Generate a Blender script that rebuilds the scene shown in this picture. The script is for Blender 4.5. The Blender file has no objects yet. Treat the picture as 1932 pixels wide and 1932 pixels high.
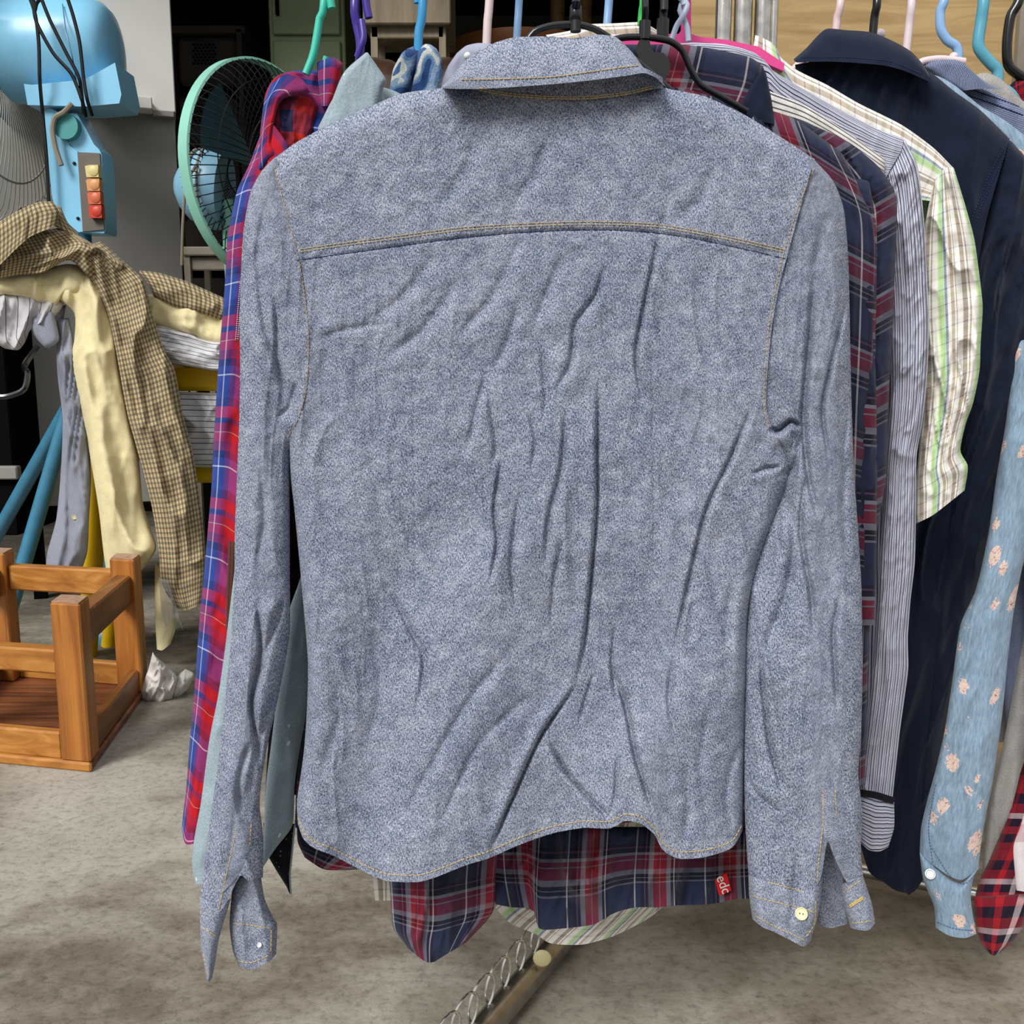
import bpy, math, random
import numpy as np
from mathutils import Vector, Matrix
from mathutils.bvhtree import BVHTree
random.seed(3)
SC = bpy.context.scene
COL = SC.collection
# ------------------------------------------------------------------ camera
FPX = 1850.0; PITCH = math.radians(9.0); CH = 0.82
cam = bpy.data.cameras.new('camera'); camo = bpy.data.objects.new('camera', cam); COL.objects.link(camo)
cam.sensor_width = 36; cam.lens = 36*FPX/1932; cam.clip_start = .05
camo.location = (0, 0, CH); camo.rotation_euler = (math.pi/2-PITCH, 0, 0); SC.camera = camo
# ------------------------------------------------------------------ light
w = bpy.data.worlds.new('overcast_sky'); SC.world = w; w.use_nodes = True
nt = w.node_tree; nt.nodes.clear()
tc = nt.nodes.new('ShaderNodeTexCoord'); sp = nt.nodes.new('ShaderNodeSeparateXYZ'); nt.links.new(tc.outputs['Generated'], sp.inputs[0])
cr = nt.nodes.new('ShaderNodeValToRGB'); nt.links.new(sp.outputs['Z'], cr.inputs[0])
e = cr.color_ramp.elements; e[0].position = 0; e[0].color = (.12, .115, .11, 1); e[1].position = 1; e[1].color = (1, 1.02, 1.07, 1)
x = e.new(.06); x.color = (.55, .56, .58, 1); x = e.new(.4); x.color = (.85, .87, .92, 1)
bgn = nt.nodes.new('ShaderNodeBackground'); bgn.inputs[1].default_value = .8; nt.links.new(cr.outputs[0], bgn.inputs[0])
wo = nt.nodes.new('ShaderNodeOutputWorld'); nt.links.new(bgn.outputs[0], wo.inputs[0])
sun = bpy.data.lights.new('sun', 'SUN'); sun.energy = 2.9; sun.angle = math.radians(24); sun.color = (1, .985, .96)
suno = bpy.data.objects.new('sun', sun); COL.objects.link(suno)
suno.rotation_euler = Vector((.6, 1.0, -.95)).to_track_quat('-Z', 'Y').to_euler()
SC.view_settings.view_transform = 'Standard'; SC.view_settings.look = 'None'
SC.view_settings.exposure = 0.16; SC.view_settings.gamma = 1; SC.view_settings.use_curve_mapping = False
# ------------------------------------------------------------------ geometry helpers
SP, CP = math.sin(PITCH), math.cos(PITCH)
def Pn(px, py, Y):                       # numpy: point seen at a pixel, at distance Y into the garage
    cx = (np.asarray(px, float)-966)/FPX; cy = -(np.asarray(py, float)-966)/FPX
    dy = CP+cy*SP; dz = -SP+cy*CP
    s = Y/dy
    return np.stack([cx*s, Y+0*s, CH+dz*s], -1)
def P(px, py, Y): return Vector(Pn(px, py, Y).tolist())
def G(px, py, z=0.0):                    # point of the floor (or height z) at a pixel
    cx = (px-966)/FPX; cy = -(py-966)/FPX
    s = (z-CH)/(-SP+cy*CP)
    return Vector((cx*s, (CP+cy*SP)*s, z))
def smooth(pts, n):                      # Catmull-Rom through points, resampled by arc length
    p = np.array(pts, float)
    if len(p) > 2:
        q = np.vstack([2*p[0]-p[1], p, 2*p[-1]-p[-2]]); out = []
        for i in range(1, len(q)-2):
            t = np.linspace(0, 1, 9)[:-1, None]; a, b, c, d = q[i-1], q[i], q[i+1], q[i+2]
            k = .38
            m1 = k*(c-a); m2 = k*(d-b)
            out.append((2*t**3-3*t**2+1)*b+(t**3-2*t**2+t)*m1+(-2*t**3+3*t**2)*c+(t**3-t**2)*m2)
        p = np.vstack(out+[p[-1:]])
    s = np.r_[0, np.cumsum(np.linalg.norm(np.diff(p, axis=0), axis=1))]
    t = np.linspace(0, s[-1], n)
    return np.stack([np.interp(t, s, p[:, k]) for k in range(p.shape[1])], -1)
RT = np.random.RandomState(5).rand(64, 256, 256)
def vn(x, y, seed=0):
    T = RT[seed % 64]; xi = np.floor(x).astype(int); yi = np.floor(y).astype(int)
    fx = x-xi; fy = y-yi; fx = fx*fx*fx*(fx*(fx*6-15)+10); fy = fy*fy*fy*(fy*(fy*6-15)+10)
    a = T[xi % 256, yi % 256]; b = T[(xi+1) % 256, yi % 256]; c = T[xi % 256, (yi+1) % 256]; d = T[(xi+1) % 256, (yi+1) % 256]
    return (a*(1-fx)+b*fx)*(1-fy)+(c*(1-fx)+d*fx)*fy
def folds(px, py, seed=1, sx=40, sy=220, ang=0.0, warp=60):
    a = math.radians(ang); x = px*math.cos(a)+py*math.sin(a); y = -px*math.sin(a)+py*math.cos(a)
    x = x+warp*(vn(x/160, y/200, seed+1)-.5); y = y+warp*(vn(x/130, y/170, seed+2)-.5)
    r = 1-np.abs(2*vn(x/sx, y/sy, seed)-1)
    m = vn(x/170, y/230, seed+3)
    return (r**2.2-.35)*(.25+1.1*m)
def crumple(px, py, seed=7, s=26):
    return vn(px/s, py/s, seed)-.5+.5*(1-np.abs(2*vn(px/(s*.8)+5, py/(s*1.3), seed+1)-1)-.5)
def crease(px, py, pts, wd, dep, ridge=.6, side=1):
    p = smooth(pts, 24); best = np.full(px.shape, 1e9); sd = np.zeros(px.shape); tt = np.zeros(px.shape)
    x0, y0 = p.min(0)-12*wd; x1, y1 = p.max(0)+12*wd
    msk = (px > x0) & (px < x1) & (py > y0) & (py < y1); X = px[msk]; Yy = py[msk]
    if X.size == 0: return np.zeros(px.shape)
    b = np.full(X.shape, 1e9); s_ = np.zeros(X.shape); t_ = np.zeros(X.shape)
    for i in range(len(p)-1):
        ax, ay = p[i]; bx, by = p[i+1]; dx, dy = bx-ax, by-ay; L = math.hypot(dx, dy)+1e-9
        t = np.clip(((X-ax)*dx+(Yy-ay)*dy)/L**2, 0, 1)
        d = np.hypot(X-ax-t*dx, Yy-ay-t*dy); u = d < b
        cr_ = (X-ax)*dy-(Yy-ay)*dx
        b = np.where(u, d, b); s_ = np.where(u, np.sign(cr_), s_); t_ = np.where(u, (i+t)/(len(p)-1), t_)
    env = np.clip(np.minimum(t_, 1-t_)*5, 0, 1)**.8
    sg = b*s_*side
    v = -dep*np.exp(-(b/wd)**2)+dep*ridge*np.exp(-((sg-3.0*wd)/np.where(sg > 3*wd, 4.5*wd, 1.9*wd))**2)
    out = np.zeros(px.shape); out[msk] = v*env
    return out
def tag(o, label=None, cat=None, group=None, kind=None):
    if label: o['label'] = label
    if cat: o['category'] = cat
    if group: o['group'] = group
    if kind: o['kind'] = kind
    return o
def thing(name, loc, label, cat, group=None):
    o = bpy.data.objects.new(name, None); COL.objects.link(o); o.location = loc; o.empty_display_size = .02
    bpy.context.view_layer.update()
    return tag(o, label, cat, group)
def wloc(o):
    v = Vector((0, 0, 0))
    while o: v += o.location; o = o.parent
    return v
def link(name, verts, faces, mat, parent=None, uv=None, sm=True):
    me = bpy.data.meshes.new(name)
    v = np.array(verts, float)
    off = np.array(wloc(parent)) if parent else (v.min(0)+v.max(0))/2
    if not parent: off[2] = v[:, 2].min()
    me.from_pydata((v-off).tolist(), [], faces); 
    if uv is not None:
        ul = me.uv_layers.new(name='UVMap'); li = np.zeros(len(me.loops), int); me.loops.foreach_get('vertex_index', li)
        ul.data.foreach_set('uv', np.asarray(uv, float)[li].ravel())
    me.polygons.foreach_set('use_smooth', [sm]*len(me.polygons)); me.update()
    o = bpy.data.objects.new(name, me); COL.objects.link(o); o.data.materials.append(mat)
    if parent: o.parent = parent
    else: o.location = off
    return o
class MB:
    def __init__(s): s.v = []; s.f = []; s.uv = []
    def add(s, vs, fs, uv=None):
        n = len(s.v); s.v += [tuple(a) for a in vs]; s.f += [tuple(i+n for i in f) for f in fs]
        return s
    def box(s, x0, x1, y0, y1, z0, z1, M=None, b=0.0):
        x0, x1 = min(x0, x1), max(x0, x1); y0, y1 = min(y0, y1), max(y0, y1); z0, z1 = min(z0, z1), max(z0, z1)
        b = min(b, (x1-x0)*.3, (y1-y0)*.3, (z1-z0)*.3)
        if b <= 0:
            v = [(x, y, z) for z in (z0, z1) for y in (y0, y1) for x in (x0, x1)]
            f = [(0, 2, 3, 1), (4, 5, 7, 6), (0, 1, 5, 4), (2, 6, 7, 3), (0, 4, 6, 2), (1, 3, 7, 5)]
        else:
            lo = (x0, y0, z0); hi = (x1, y1, z1); v = []; idx = {}
            for c in range(8):
                sg = [(c >> k) & 1 for k in range(3)]
                for ax in range(3):
                    q = [(hi[k] if sg[k] else lo[k]) if k == ax else (hi[k]-b if sg[k] else lo[k]+b) for k in range(3)]
                    idx[(c, ax)] = len(v); v.append(tuple(q))
            f = []
            for ax in range(3):
                a, b2 = [k for k in range(3) if k != ax]
                for sd in (0, 1):
                    cs = [(sd << ax) | (i << a) | (j << b2) for i, j in ((0, 0), (1, 0), (1, 1), (0, 1))]
                    f.append(tuple(idx[(c, ax)] for c in cs))
                for i in (0, 1):
                    for j in (0, 1):
                        c0 = (i << a) | (j << b2); c1 = c0 | (1 << ax)
                        f.append((idx[(c0, a)], idx[(c1, a)], idx[(c1, b2)], idx[(c0, b2)]))
            for c in range(8): f.append(tuple(idx[(c, k)] for k in range(3)))
        if M: v = [tuple(M @ Vector(q)) for q in v]
        return s.add(v, f)
    def tube(s, pts, r, n=10, closed=False, sub=0, flat=1.0):
        p = [Vector(q) for q in pts]
        if sub and not closed: p = [Vector(q) for q in smooth([list(q) for q in p], sub)]
        rs = r if hasattr(r, '__len__') else [r]*len(p)
        if len(rs) != len(p): rs = np.interp(np.linspace(0, 1, len(p)), np.linspace(0, 1, len(rs)), rs)
        m = len(p); V = []; up = None
        for i in range(m):
            a = p[(i-1) % m] if (closed or i > 0) else p[i]; b = p[(i+1) % m] if (closed or i < m-1) else p[i]
            t = (b-a).normalized() if (b-a).length > 1e-9 else Vector((0, 0, 1))
            if up is None:
                up = Vector((0, 1, 0)) if abs(t.y) < .9 else Vector((1, 0, 0))
            sd = t.cross(up).normalized(); up = sd.cross(t).normalized()
            for k in range(n):
                th = 2*math.pi*k/n; V.append(p[i]+(sd*math.cos(th)+up*math.sin(th)*flat)*rs[i])
        F = []
        for i in range(m if closed else m-1):
            for k in range(n): F.append((i*n+k, i*n+(k+1) % n, ((i+1) % m)*n+(k+1) % n, ((i+1) % m)*n+k))
        if not closed: F.append(tuple(range(n))[::-1]); F.append(tuple((m-1)*n+k for k in range(n)))
        return s.add(V, F)
    def lathe(s, prof, n=32, M=None, sq=1.0):       # profile (r,h) about local z
        V = []; F = []
        for r, h in prof:
            for k in range(n):
                t = 2*math.pi*k/n; V.append(Vector((r*math.cos(t), r*math.sin(t)*sq, h)))
        for i in range(len(prof)-1):
            for k in range(n): F.append((i*n+k, i*n+(k+1) % n, (i+1)*n+(k+1) % n, (i+1)*n+k))
        F.append(tuple(range(n))[::-1]); F.append(tuple((len(prof)-1)*n+k for k in range(n)))
        if M: V = [M @ q for q in V]
        return s.add(V, F)
    def ball(s, c, r, n=14, sc=(1, 1, 1)):
        pr = [(r*math.sin(math.pi*i/8), -r*math.cos(math.pi*i/8)) for i in range(9)]; pr[0] = (r*.02, -r); pr[-1] = (r*.02, r)
        return s.lathe(pr, n, Matrix.Translation(c) @ Matrix.Diagonal((*sc, 1)))
    def prism(s, pix, Y, dep, off=0):                # outline in picture pixels given real thickness
        a = [P(x, y, Y) for x, y in pix]; b = [q+Vector((0, dep, 0)) for q in a]; n = len(a)
        return s.add(a+b, [tuple(range(n)), tuple(range(2*n-1, n-1, -1))]+[(i, i+n, (i+1) % n+n, (i+1) % n) for i in range(n)])
    def pbox(s, x0, y0, x1, y1, Y, dep, b=0.004):
        ym = (y0+y1)/2; a = P(x0, ym, Y); c = P(x1, ym, Y); t = P(x0, y0, Y); l = P(x0, y1, Y)
        return s.box(a.x, c.x, Y, Y+dep, l.z, t.z, b=b)
    def build(s, name, mat, parent=None, sm=True):
        o = link(name, s.v, s.f, mat, parent, sm=sm)
        if sm:
            try: o.data.set_sharp_from_angle(angle=math.radians(40))
            except Exception: pass
        return o
# ------------------------------------------------------------------ materials
def S(h):
    c = [int(h[i:i+2], 16)/255 for i in (1, 3, 5)]
    return tuple(x/12.92 if x <= .04045 else ((x+.055)/1.055)**2.4 for x in c)+(1,)
class N:
    def __init__(s, name):
        s.m = bpy.data.materials.new(name); s.m.use_nodes = True; s.t = s.m.node_tree; s.b = s.t.nodes['Principled BSDF']
        s.tc = s.t.nodes.new('ShaderNodeTexCoord')
    def n(s, t, **k):
        q = s.t.nodes.new(t)
        for a, b in k.items(): setattr(q, a, b)
        return q
    def put(s, sock, v):
        if hasattr(v, 'links') or hasattr(v, 'is_output'): s.t.links.new(v, sock)
        else: sock.default_value = v
    def math(s, op, a, b=0.0, c=None):
        q = s.n('ShaderNodeMath', operation=op); s.put(q.inputs[0], a); s.put(q.inputs[1], b)
        if c is not None: s.put(q.inputs[2], c)
        return q.outputs[0]
    def vec(s, src='UV', scale=(1, 1, 1), rot=0.0):
        q = s.n('ShaderNodeMapping'); s.t.links.new(s.tc.outputs[src], q.inputs[0]); q.inputs['Scale'].default_value = scale; q.inputs['Rotation'].default_value = (0, 0, rot)
        return q.outputs[0]
    def xy(s, v):
        q = s.n('ShaderNodeSeparateXYZ'); s.t.links.new(v, q.inputs[0]); return q.outputs
    def noise(s, v, scale, det=2, rough=.5, dist=0.0):
        q = s.n('ShaderNodeTexNoise'); s.t.links.new(v, q.inputs['Vector']); q.inputs['Scale'].default_value = scale
        q.inputs['Detail'].default_value = det; q.inputs['Roughness'].default_value = rough; q.inputs['Distortion'].default_value = dist
        return q.outputs[0]
    def ramp(s, f, st, const=False):
        q = s.n('ShaderNodeValToRGB'); s.put(q.inputs[0], f); r = q.color_ramp; r.interpolation = 'CONSTANT' if const else 'LINEAR'
        while len(r.elements) < len(st): r.elements.new(.5)
        for el, (p, c) in zip(r.elements, st):
            el.position = p
        for el, (p, c) in zip(r.elements, st):
            el.color = S(c) if isinstance(c, str) else ((c, c, c, 1) if not hasattr(c, '__len__') else c)
        return q.outputs[0]
    def mix(s, f, a, b, mode='MIX'):
        q = s.n('ShaderNodeMix', data_type='RGBA', blend_type=mode)
        s.put(q.inputs['Factor'], f); s.put(q.inputs['A'], S(a) if isinstance(a, str) else a); s.put(q.inputs['B'], S(b) if isinstance(b, str) else b)
        return q.outputs['Result']
    def bump(s, h, st=.3, d=.001):
        q = s.n('ShaderNodeBump'); q.inputs['Strength'].default_value = st; q.inputs['Distance'].default_value = d
        s.t.links.new(h, q.inputs['Height']); s.t.links.new(q.outputs[0], s.b.inputs['Normal'])
    def fin(s, col, rough=.9, spec=.2, metal=0, **k):
        s.put(s.b.inputs['Base Color'], S(col) if isinstance(col, str) else col); s.b.inputs['Roughness'].default_value = rough
        s.b.inputs['Specular IOR Level'].default_value = spec; s.b.inputs['Metallic'].default_value = metal
        for a, b in k.items(): s.b.inputs[a].default_value = b
        return s.m
def plain(name, col, rough=.5, spec=.4, metal=0, var=.12, sc=30, **k):
    m = N(name); v = m.vec('Object'); f = m.noise(v, sc, 3); g = m.ramp(f, [(.3, 1-var), (.7, 1.0)])
    c = m.mix(1.0, S(col), g, 'MULTIPLY'); return m.fin(c, rough, spec, metal, **k)
def weave(m, col, sc=700, amt=.25, rough=.9):
    v = m.vec('UV', (1, 1, 1)); f = m.noise(v, sc, 1); g = m.ramp(f, [(.35, 1-amt), (.65, 1.0)])
    f2 = m.noise(v, 40, 2); g2 = m.ramp(f2, [(.3, .88), (.7, 1.0)])
    c = m.mix(1.0, m.mix(1.0, col, g, 'MULTIPLY'), g2, 'MULTIPLY')
    m.bump(f, .35, .0006); return m.fin(c, rough, .15, **{'Sheen Weight': .1})
def cloth_plain(name, col, sc=700, amt=.22): return weave(N(name), S(col), sc, amt)
def frac(m, c, per, off=0.0): return m.math('FRACT', m.math('ADD', m.math('DIVIDE', c, per), off+50))
def plaid(name, pu, su, pv, sv, twill=900, soft=.28, amt=.15, rot=0.0, lo=.3, hi=.7):
    m = N(name); u, v, _ = m.xy(m.vec('UV', (1, 1, 1), rot))
    a = m.ramp(frac(m, u, pu), su, True); b = m.ramp(frac(m, v, pv), sv, True)
    t = m.math('FRACT', m.math('MULTIPLY', m.math('ADD', u, v), twill)); t = m.ramp(t, [(.35, lo), (.65, hi)])
    return weave(m, m.mix(t, a, b), 800, amt)
# chambray of the big shirt
def chambray():
    m = N('blue_chambray'); v = m.vec('UV', (1, 1, 1)); d = m.vec('UV', (1.0, .34, 1), math.radians(35)); d2 = m.vec('UV', (.4, 1, 1))
    a = m.noise(d, 1350, 2, .6); b = m.noise(d2, 1350, 1, .6); c = m.noise(v, 14, 4, .6); c2 = m.noise(v, 75, 3, .6)
    f = m.math('ADD', m.math('MULTIPLY', a, .62), m.math('MULTIPLY', b, .38))
    f = m.math('ADD', f, m.math('MULTIPLY', m.math('SUBTRACT', c, .5), .10)); f = m.math('ADD', f, m.math('MULTIPLY', m.math('SUBTRACT', c2, .5), .16))
    col = m.ramp(f, [(.33, '#2b354c'), (.42, '#4c5770'), (.50, '#80879a'), (.57, '#a4a8b3'), (.66, '#c4c6cc')])
    m.bump(f, .5, .0012); return m.fin(col, .92, .12, **{'Sheen Weight': .08})
M_DEN = chambray()
M_DIN = cloth_plain('dark_reverse', '#39435a')
M_GOLD = plain('gold_thread', '#cbb070', .7, .2, sc=400)
M_NAVYT = plain('navy_thread', '#2c3a5e', .8, .1, sc=400)
M_CREAMB = plain('cream_button', '#d9cf9a', .35, .5, var=.06)
M_PEARL = plain('pearl', '#e4e4e2', .15, .6, var=.03)
M_SNAP = plain('snap_metal', '#9fa3a0', .3, .6, .6, var=.2)
A = [(0, '#262c44'), (.20, '#6f6f7c'), (.225, '#17171f'), (.27, '#6d6a78'), (.285, '#17171f'), (.33, '#74717c'), (.40, '#6e1f33'), (.53, '#6f6f7c'), (.545, '#6e1f33'), (.60, '#7d7d88'), (.64, '#1a1a24'), (.70, '#5b3b5c'), (.72, '#1a1a24'), (.76, '#262c44')]
M_PLAID = plaid('maroon_navy_plaid', .105, [(0, '#262c44'), (.20, '#cfc6c6'), (.22, '#262c44'), (.30, '#14141d'), (.345, '#7d4a80'), (.36, '#14141d'), (.40, '#8c8892'), (.47, '#9a1f2d'), (.56, '#d08a8a'), (.57, '#9a1f2d'), (.66, '#8c8892'), (.72, '#14141d'), (.76, '#c9bfc2'), (.775, '#14141d'), (.82, '#262c44')], .088, A, 620, lo=.38, hi=.72)
M_PLAIDB = plaid('maroon_navy_plaid_bands', .8, [(0, '#232a42'), (.5, '#2a2f46')], .088, A, 620, lo=.72, hi=.9)
M_FLAN = plaid('blue_red_flannel', .10, [(0, '#2c4592'), (.07, '#c8cae2'), (.085, '#2c4592'), (.15, '#7c2c60'), (.21, '#cc1e24'), (.50, '#8a3068'), (.75, '#2c4592')], .088, [(0, '#2c4592'), (.24, '#d0d4e8'), (.255, '#2c4592'), (.34, '#1f2858'), (.42, '#8c2448'), (.52, '#c01c28'), (.62, '#c9b78c'), (.627, '#a81c2e'), (.72, '#24306a'), (.78, '#b81e30'), (.90, '#24306a')], 560, lo=.40, hi=.66)
M_FLANIN = plaid('red_navy_lining', .05, [(0, '#a8202a'), (.4, '#2a2c4a'), (.7, '#c8301f')], .06, [(0, '#c02a20'), (.4, '#23264a'), (.75, '#8f2030')], 560)
def striped(name, base, dark, per, bands, axis=0, amt=.15, wob=.0, rot=0.0):
    m = N(name); vv = m.vec('UV', (1, 1, 1), rot); o = m.xy(vv); c = o[axis]
    if wob: c = m.math('ADD', c, m.math('MULTIPLY', m.noise(m.vec('UV', (1, .2, 1), rot), 60, 1), wob))
    st = [(0, base)]
    for a, b, *cc in bands: st += [(a, cc[0] if cc else dark), (b, base)]
    return weave(m, m.ramp(frac(m, c, per), st, True), 800, amt)
SB = [(.10, .17), (.25, .29, '#8d90ad'), (.38, .50), (.58, .63, '#9a9db8'), (.72, .76), (.80, .90, '#3a3f5c')]
M_STRV = striped('white_navy_stripe', '#cfcfdd', '#23273f', .0125, SB, 0, wob=.004)
M_STRH = striped('white_navy_stripe_across', '#cfcfdd', '#23273f', .0125, SB, 1, wob=.003)
M_STRF = striped('fine_grey_stripe', '#e2ddd5', '#5a5a62', .0042, [(.5, .78)], 1)
GA = [(0, '#e9e6df'), (.10, '#94806c'), (.22, '#f2efe9'), (.27, '#a08c78'), (.31, '#f0ede6'), (.46, '#c9dba0'), (.50, '#a0cf80'), (.62, '#c4d8b0'), (.64, '#66789e'), (.71, '#f2efe9'), (.80, '#b09a82'), (.89, '#efece6'), (.93, '#8d7c6a'), (.95, '#e9e6df')]
GB = [(0, '#ece8e0'), (.12, '#b5aa98'), (.2, '#ece8e0'), (.42, '#8d7c6a'), (.45, '#ece8e0'), (.6, '#c6d8ae'), (.70, '#ece8e0'), (.82, '#7a88a8'), (.86, '#ece8e0')]
M_GRN = plaid('white_green_brown_plaid', .062, GA, .042, GB, 300, amt=.06, lo=.16, hi=.34)
M_GRNB = plaid('white_green_brown_plaid_across', .036, GB, .062, GA, 300, amt=.06, lo=.62, hi=.78)
M_NAVY = cloth_plain('navy_cotton', '#1a2236', 900, .2)
M_BLACKC = cloth_plain('black_cloth', '#14151c', 800, .2)
M_GREYC = cloth_plain('grey_melange', '#a9a6a2', 500, .25)
M_LILAC = cloth_plain('lilac_grey_cotton', '#a5a7ba', 700, .12)
M_BROWNC = striped('brown_corduroy', '#5a3226', '#38201a', .004, [(.5, .8)], 0)
def floral():
    m = N('light_denim_with_flowers'); v = m.vec('UV', (1, 1, 1))
    vo = m.n('ShaderNodeTexVoronoi'); m.t.links.new(v, vo.inputs['Vector']); vo.inputs['Scale'].default_value = 31; vo.inputs['Randomness'].default_value = .85
    wv = m.noise(v, 260, 2); dd = m.math('ADD', vo.outputs['Distance'], m.math('MULTIPLY', m.math('SUBTRACT', wv, .5), .4))
    cx = m.xy(vo.outputs['Color'])[0]; size = m.math('MULTIPLY_ADD', cx, .32, .13)
    inn = m.math('LESS_THAN', dd, size); core = m.math('LESS_THAN', dd, m.math('MULTIPLY', size, .42))
    red = m.math('GREATER_THAN', m.noise(v, 330, 2, .6, 1.0), .60)
    base = m.ramp(m.noise(m.vec('UV', (1, .3, 1)), 300, 3), [(.3, '#7a93aa'), (.7, '#9cb2c4')])
    fl = m.mix(red, '#e4cbbd', '#b05a68'); fl = m.mix(m.math('MULTIPLY', red, core), fl, '#a04456')
    return weave(m, m.mix(inn, base, fl), 900, .15)
M_FLOR = floral()
M_LDEN = cloth_plain('pale_denim', '#8fabc4', 700, .2)
def twillm(name, a, b, f, ang, thr=.5):
    m = N(name); u, v, _ = m.xy(m.vec('UV', (1, 1, 1), math.radians(ang))); t = m.math('FRACT', m.math('MULTIPLY', u, f))
    t = m.ramp(t, [(thr-.12, 0.0), (thr+.12, 1.0)]); return weave(m, m.mix(t, a, b), 600, .3)
M_TWILL = twillm('blue_white_twill', '#46547c', '#9aa2b8', 620, 45)
M_RFLAN = plaid('red_black_flannel', .024, [(0, '#8a1420'), (.3, '#1b1226'), (.62, '#a51a22'), (.72, '#1b1226'), (.8, '#8a1420')], .022, [(0, '#8f1520'), (.34, '#1a1124'), (.6, '#9d1c26'), (.7, '#1a1124')], 700)
M_RFLANW = plaid('red_black_flannel_white_bands', .13, [(0, '#7a1420'), (.08, '#1b1226'), (.2, '#a51a22'), (.28, '#1b1226'), (.40, '#c9b9bb'), (.47, '#1b1226'), (.55, '#8a1420'), (.7, '#1b1226'), (.82, '#a51a22')], .105, [(0, '#8f1520'), (.12, '#1a1124'), (.25, '#9d1c26'), (.36, '#1a1124'), (.48, '#c3aeb2'), (.56, '#8f1520'), (.7, '#1a1124'), (.85, '#9d1c26')], 500)
def dotty(name, base, dot, sc, r, amt=.2):
    m = N(name); v = m.vec('UV', (1, 1, 1)); vo = m.n('ShaderNodeTexVoronoi'); m.t.links.new(v, vo.inputs['Vector']); vo.inputs['Scale'].default_value = sc; vo.inputs['Randomness'].default_value = .35
    return weave(m, m.mix(m.math('LESS_THAN', vo.outputs['Distance'], r), base, dot), 500, amt)
M_DOT = dotty('pale_blue_dotted_cotton', '#9fb0b8', '#e6ecec', 45, .13)
M_BDOT = dotty('black_dotted_lining', '#12131c', '#8a8fa0', 170, .14)
def camo():
    m = N('blue_white_camouflage_denim'); v = m.vec('UV', (1, 1, 1)); f = m.noise(v, 32, 1, .4, .6)
    return weave(m, m.ramp(f, [(0, '#2c4a7c'), (.42, '#5f84ae'), (.50, '#8aa3bf'), (.56, '#cfd4cc'), (.66, '#46689a')], True), 500, .3)
M_CAMO = camo()
def gingham(per=.0135):
    st = [(0, '#ded1b2'), (.46, '#585158'), (.60, '#d0c2a2'), (.70, '#585158'), (.84, '#ded1b2')]
    m = N('brown_gingham'); u, v, _ = m.xy(m.vec()); a = m.ramp(frac(m, u, per), st, True); b = m.ramp(frac(m, v, per), st, True)
    return weave(m, m.mix(.82, a, b, 'MULTIPLY'), 400, .12)
M_GING = gingham()
M_YELC = cloth_plain('pale_yellow_cotton', '#ecdfae', 300, .1)
M_WSTR = striped('white_with_black_lines', '#cfcdd0', '#2b2f36', .042, [(.3, .36)], 0)
M_WSTRH = striped('white_with_black_lines_across', '#d5d4d6', '#2b2f36', .036, [(.3, .37), (.75, .8)], 1)
M_GSTR = striped('grey_blue_pinstripe', '#a3a7b4', '#6f7484', .004, [(.4, .7)], 0)
# hard materials
def concrete():
    m = N('worn_concrete'); v = m.vec('Object'); a = m.noise(v, 1.1, 6, .62, .4); b = m.noise(v, 9, 6, .7, .3); c = m.noise(v, 70, 4, .7); d = m.noise(m.vec('Object', (1, 2.5, 1), .5), 3.2, 5, .7, 1.2)
    f = m.math('ADD', m.math('MULTIPLY', a, .62), m.math('ADD', m.math('MULTIPLY', b, .18), m.math('MULTIPLY', d, .2)))
    col = m.ramp(f, [(.36, '#4f473b'), (.45, '#736b5d'), (.51, '#918a7d'), (.56, '#a59f93'), (.66, '#b9b4a9')])
    col = m.mix(1.0, col, m.ramp(c, [(.36, .72), (.50, 1.0), (.8, 1.04)]), 'MULTIPLY')
    cr_ = m.noise(m.vec('Object', (1, 3, 1), .9), 5, 7, .75, 2.5); cr2 = m.ramp(m.math('ABSOLUTE', m.math('SUBTRACT', cr_, .5)), [(0, .80), (.012, 1.0)])
    col = m.mix(1.0, col, cr2, 'MULTIPLY')
    vo = m.n('ShaderNodeTexVoronoi'); m.t.links.new(v, vo.inputs['Vector']); vo.inputs['Scale'].default_value = 16
    sp_ = m.math('LESS_THAN', m.math('ADD', vo.outputs['Distance'], m.math('MULTIPLY', m.noise(v, 110, 2), .08)), .075)
    col = m.mix(m.math('MULTIPLY', sp_, .55), col, '#4b3f33')
    m.bump(m.math('ADD', c, m.math('MULTIPLY', b, 1.5)), .35, .004); return m.fin(col, .62, .35)
def wood(name, a, b, c, sc=1.0, ax=(1, .08, 1), rough=.45):
    m = N(name); v = m.vec('Object', tuple(x*sc for x in ax)); f = m.noise(v, 22, 5, .6, 1.5); g = m.noise(m.vec('Object', (2, 2, 2)), 2.5, 3)
    f = m.math('ADD', m.math('MULTIPLY', f, .75), m.math('MULTIPLY', g, .25))
    m.bump(f, .15, .002); return m.fin(m.ramp(f, [(.35, a), (.5, b), (.65, c)]), rough, .4)
M_CONC = concrete()
M_WV = wood('stool_teak_upright', '#7c4618', '#9f6228', '#b87a34', ax=(1, 1, .06))
M_WX = wood('stool_teak_across', '#8c5520', '#ab702f', '#c48c46', ax=(.06, 1, 1))
M_WY = wood('stool_teak_deep', '#55301a', '#774820', '#96602c', ax=(1, .06, 1))
M_WS = wood('stool_seat_stained', '#4f2a1a', '#7d4a2c', '#96603a', ax=(.1, 1, 1))
M_END = wood('end_grain', '#8d6a52', '#a8866c', '#bd9f86', sc=4, ax=(.3, 1, 1), rough=.8)
M_PLY = wood('plywood_tan', '#94784c', '#a68a5c', '#b79b6c', sc=1.6, ax=(.12, 1, 1), rough=.6)
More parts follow.
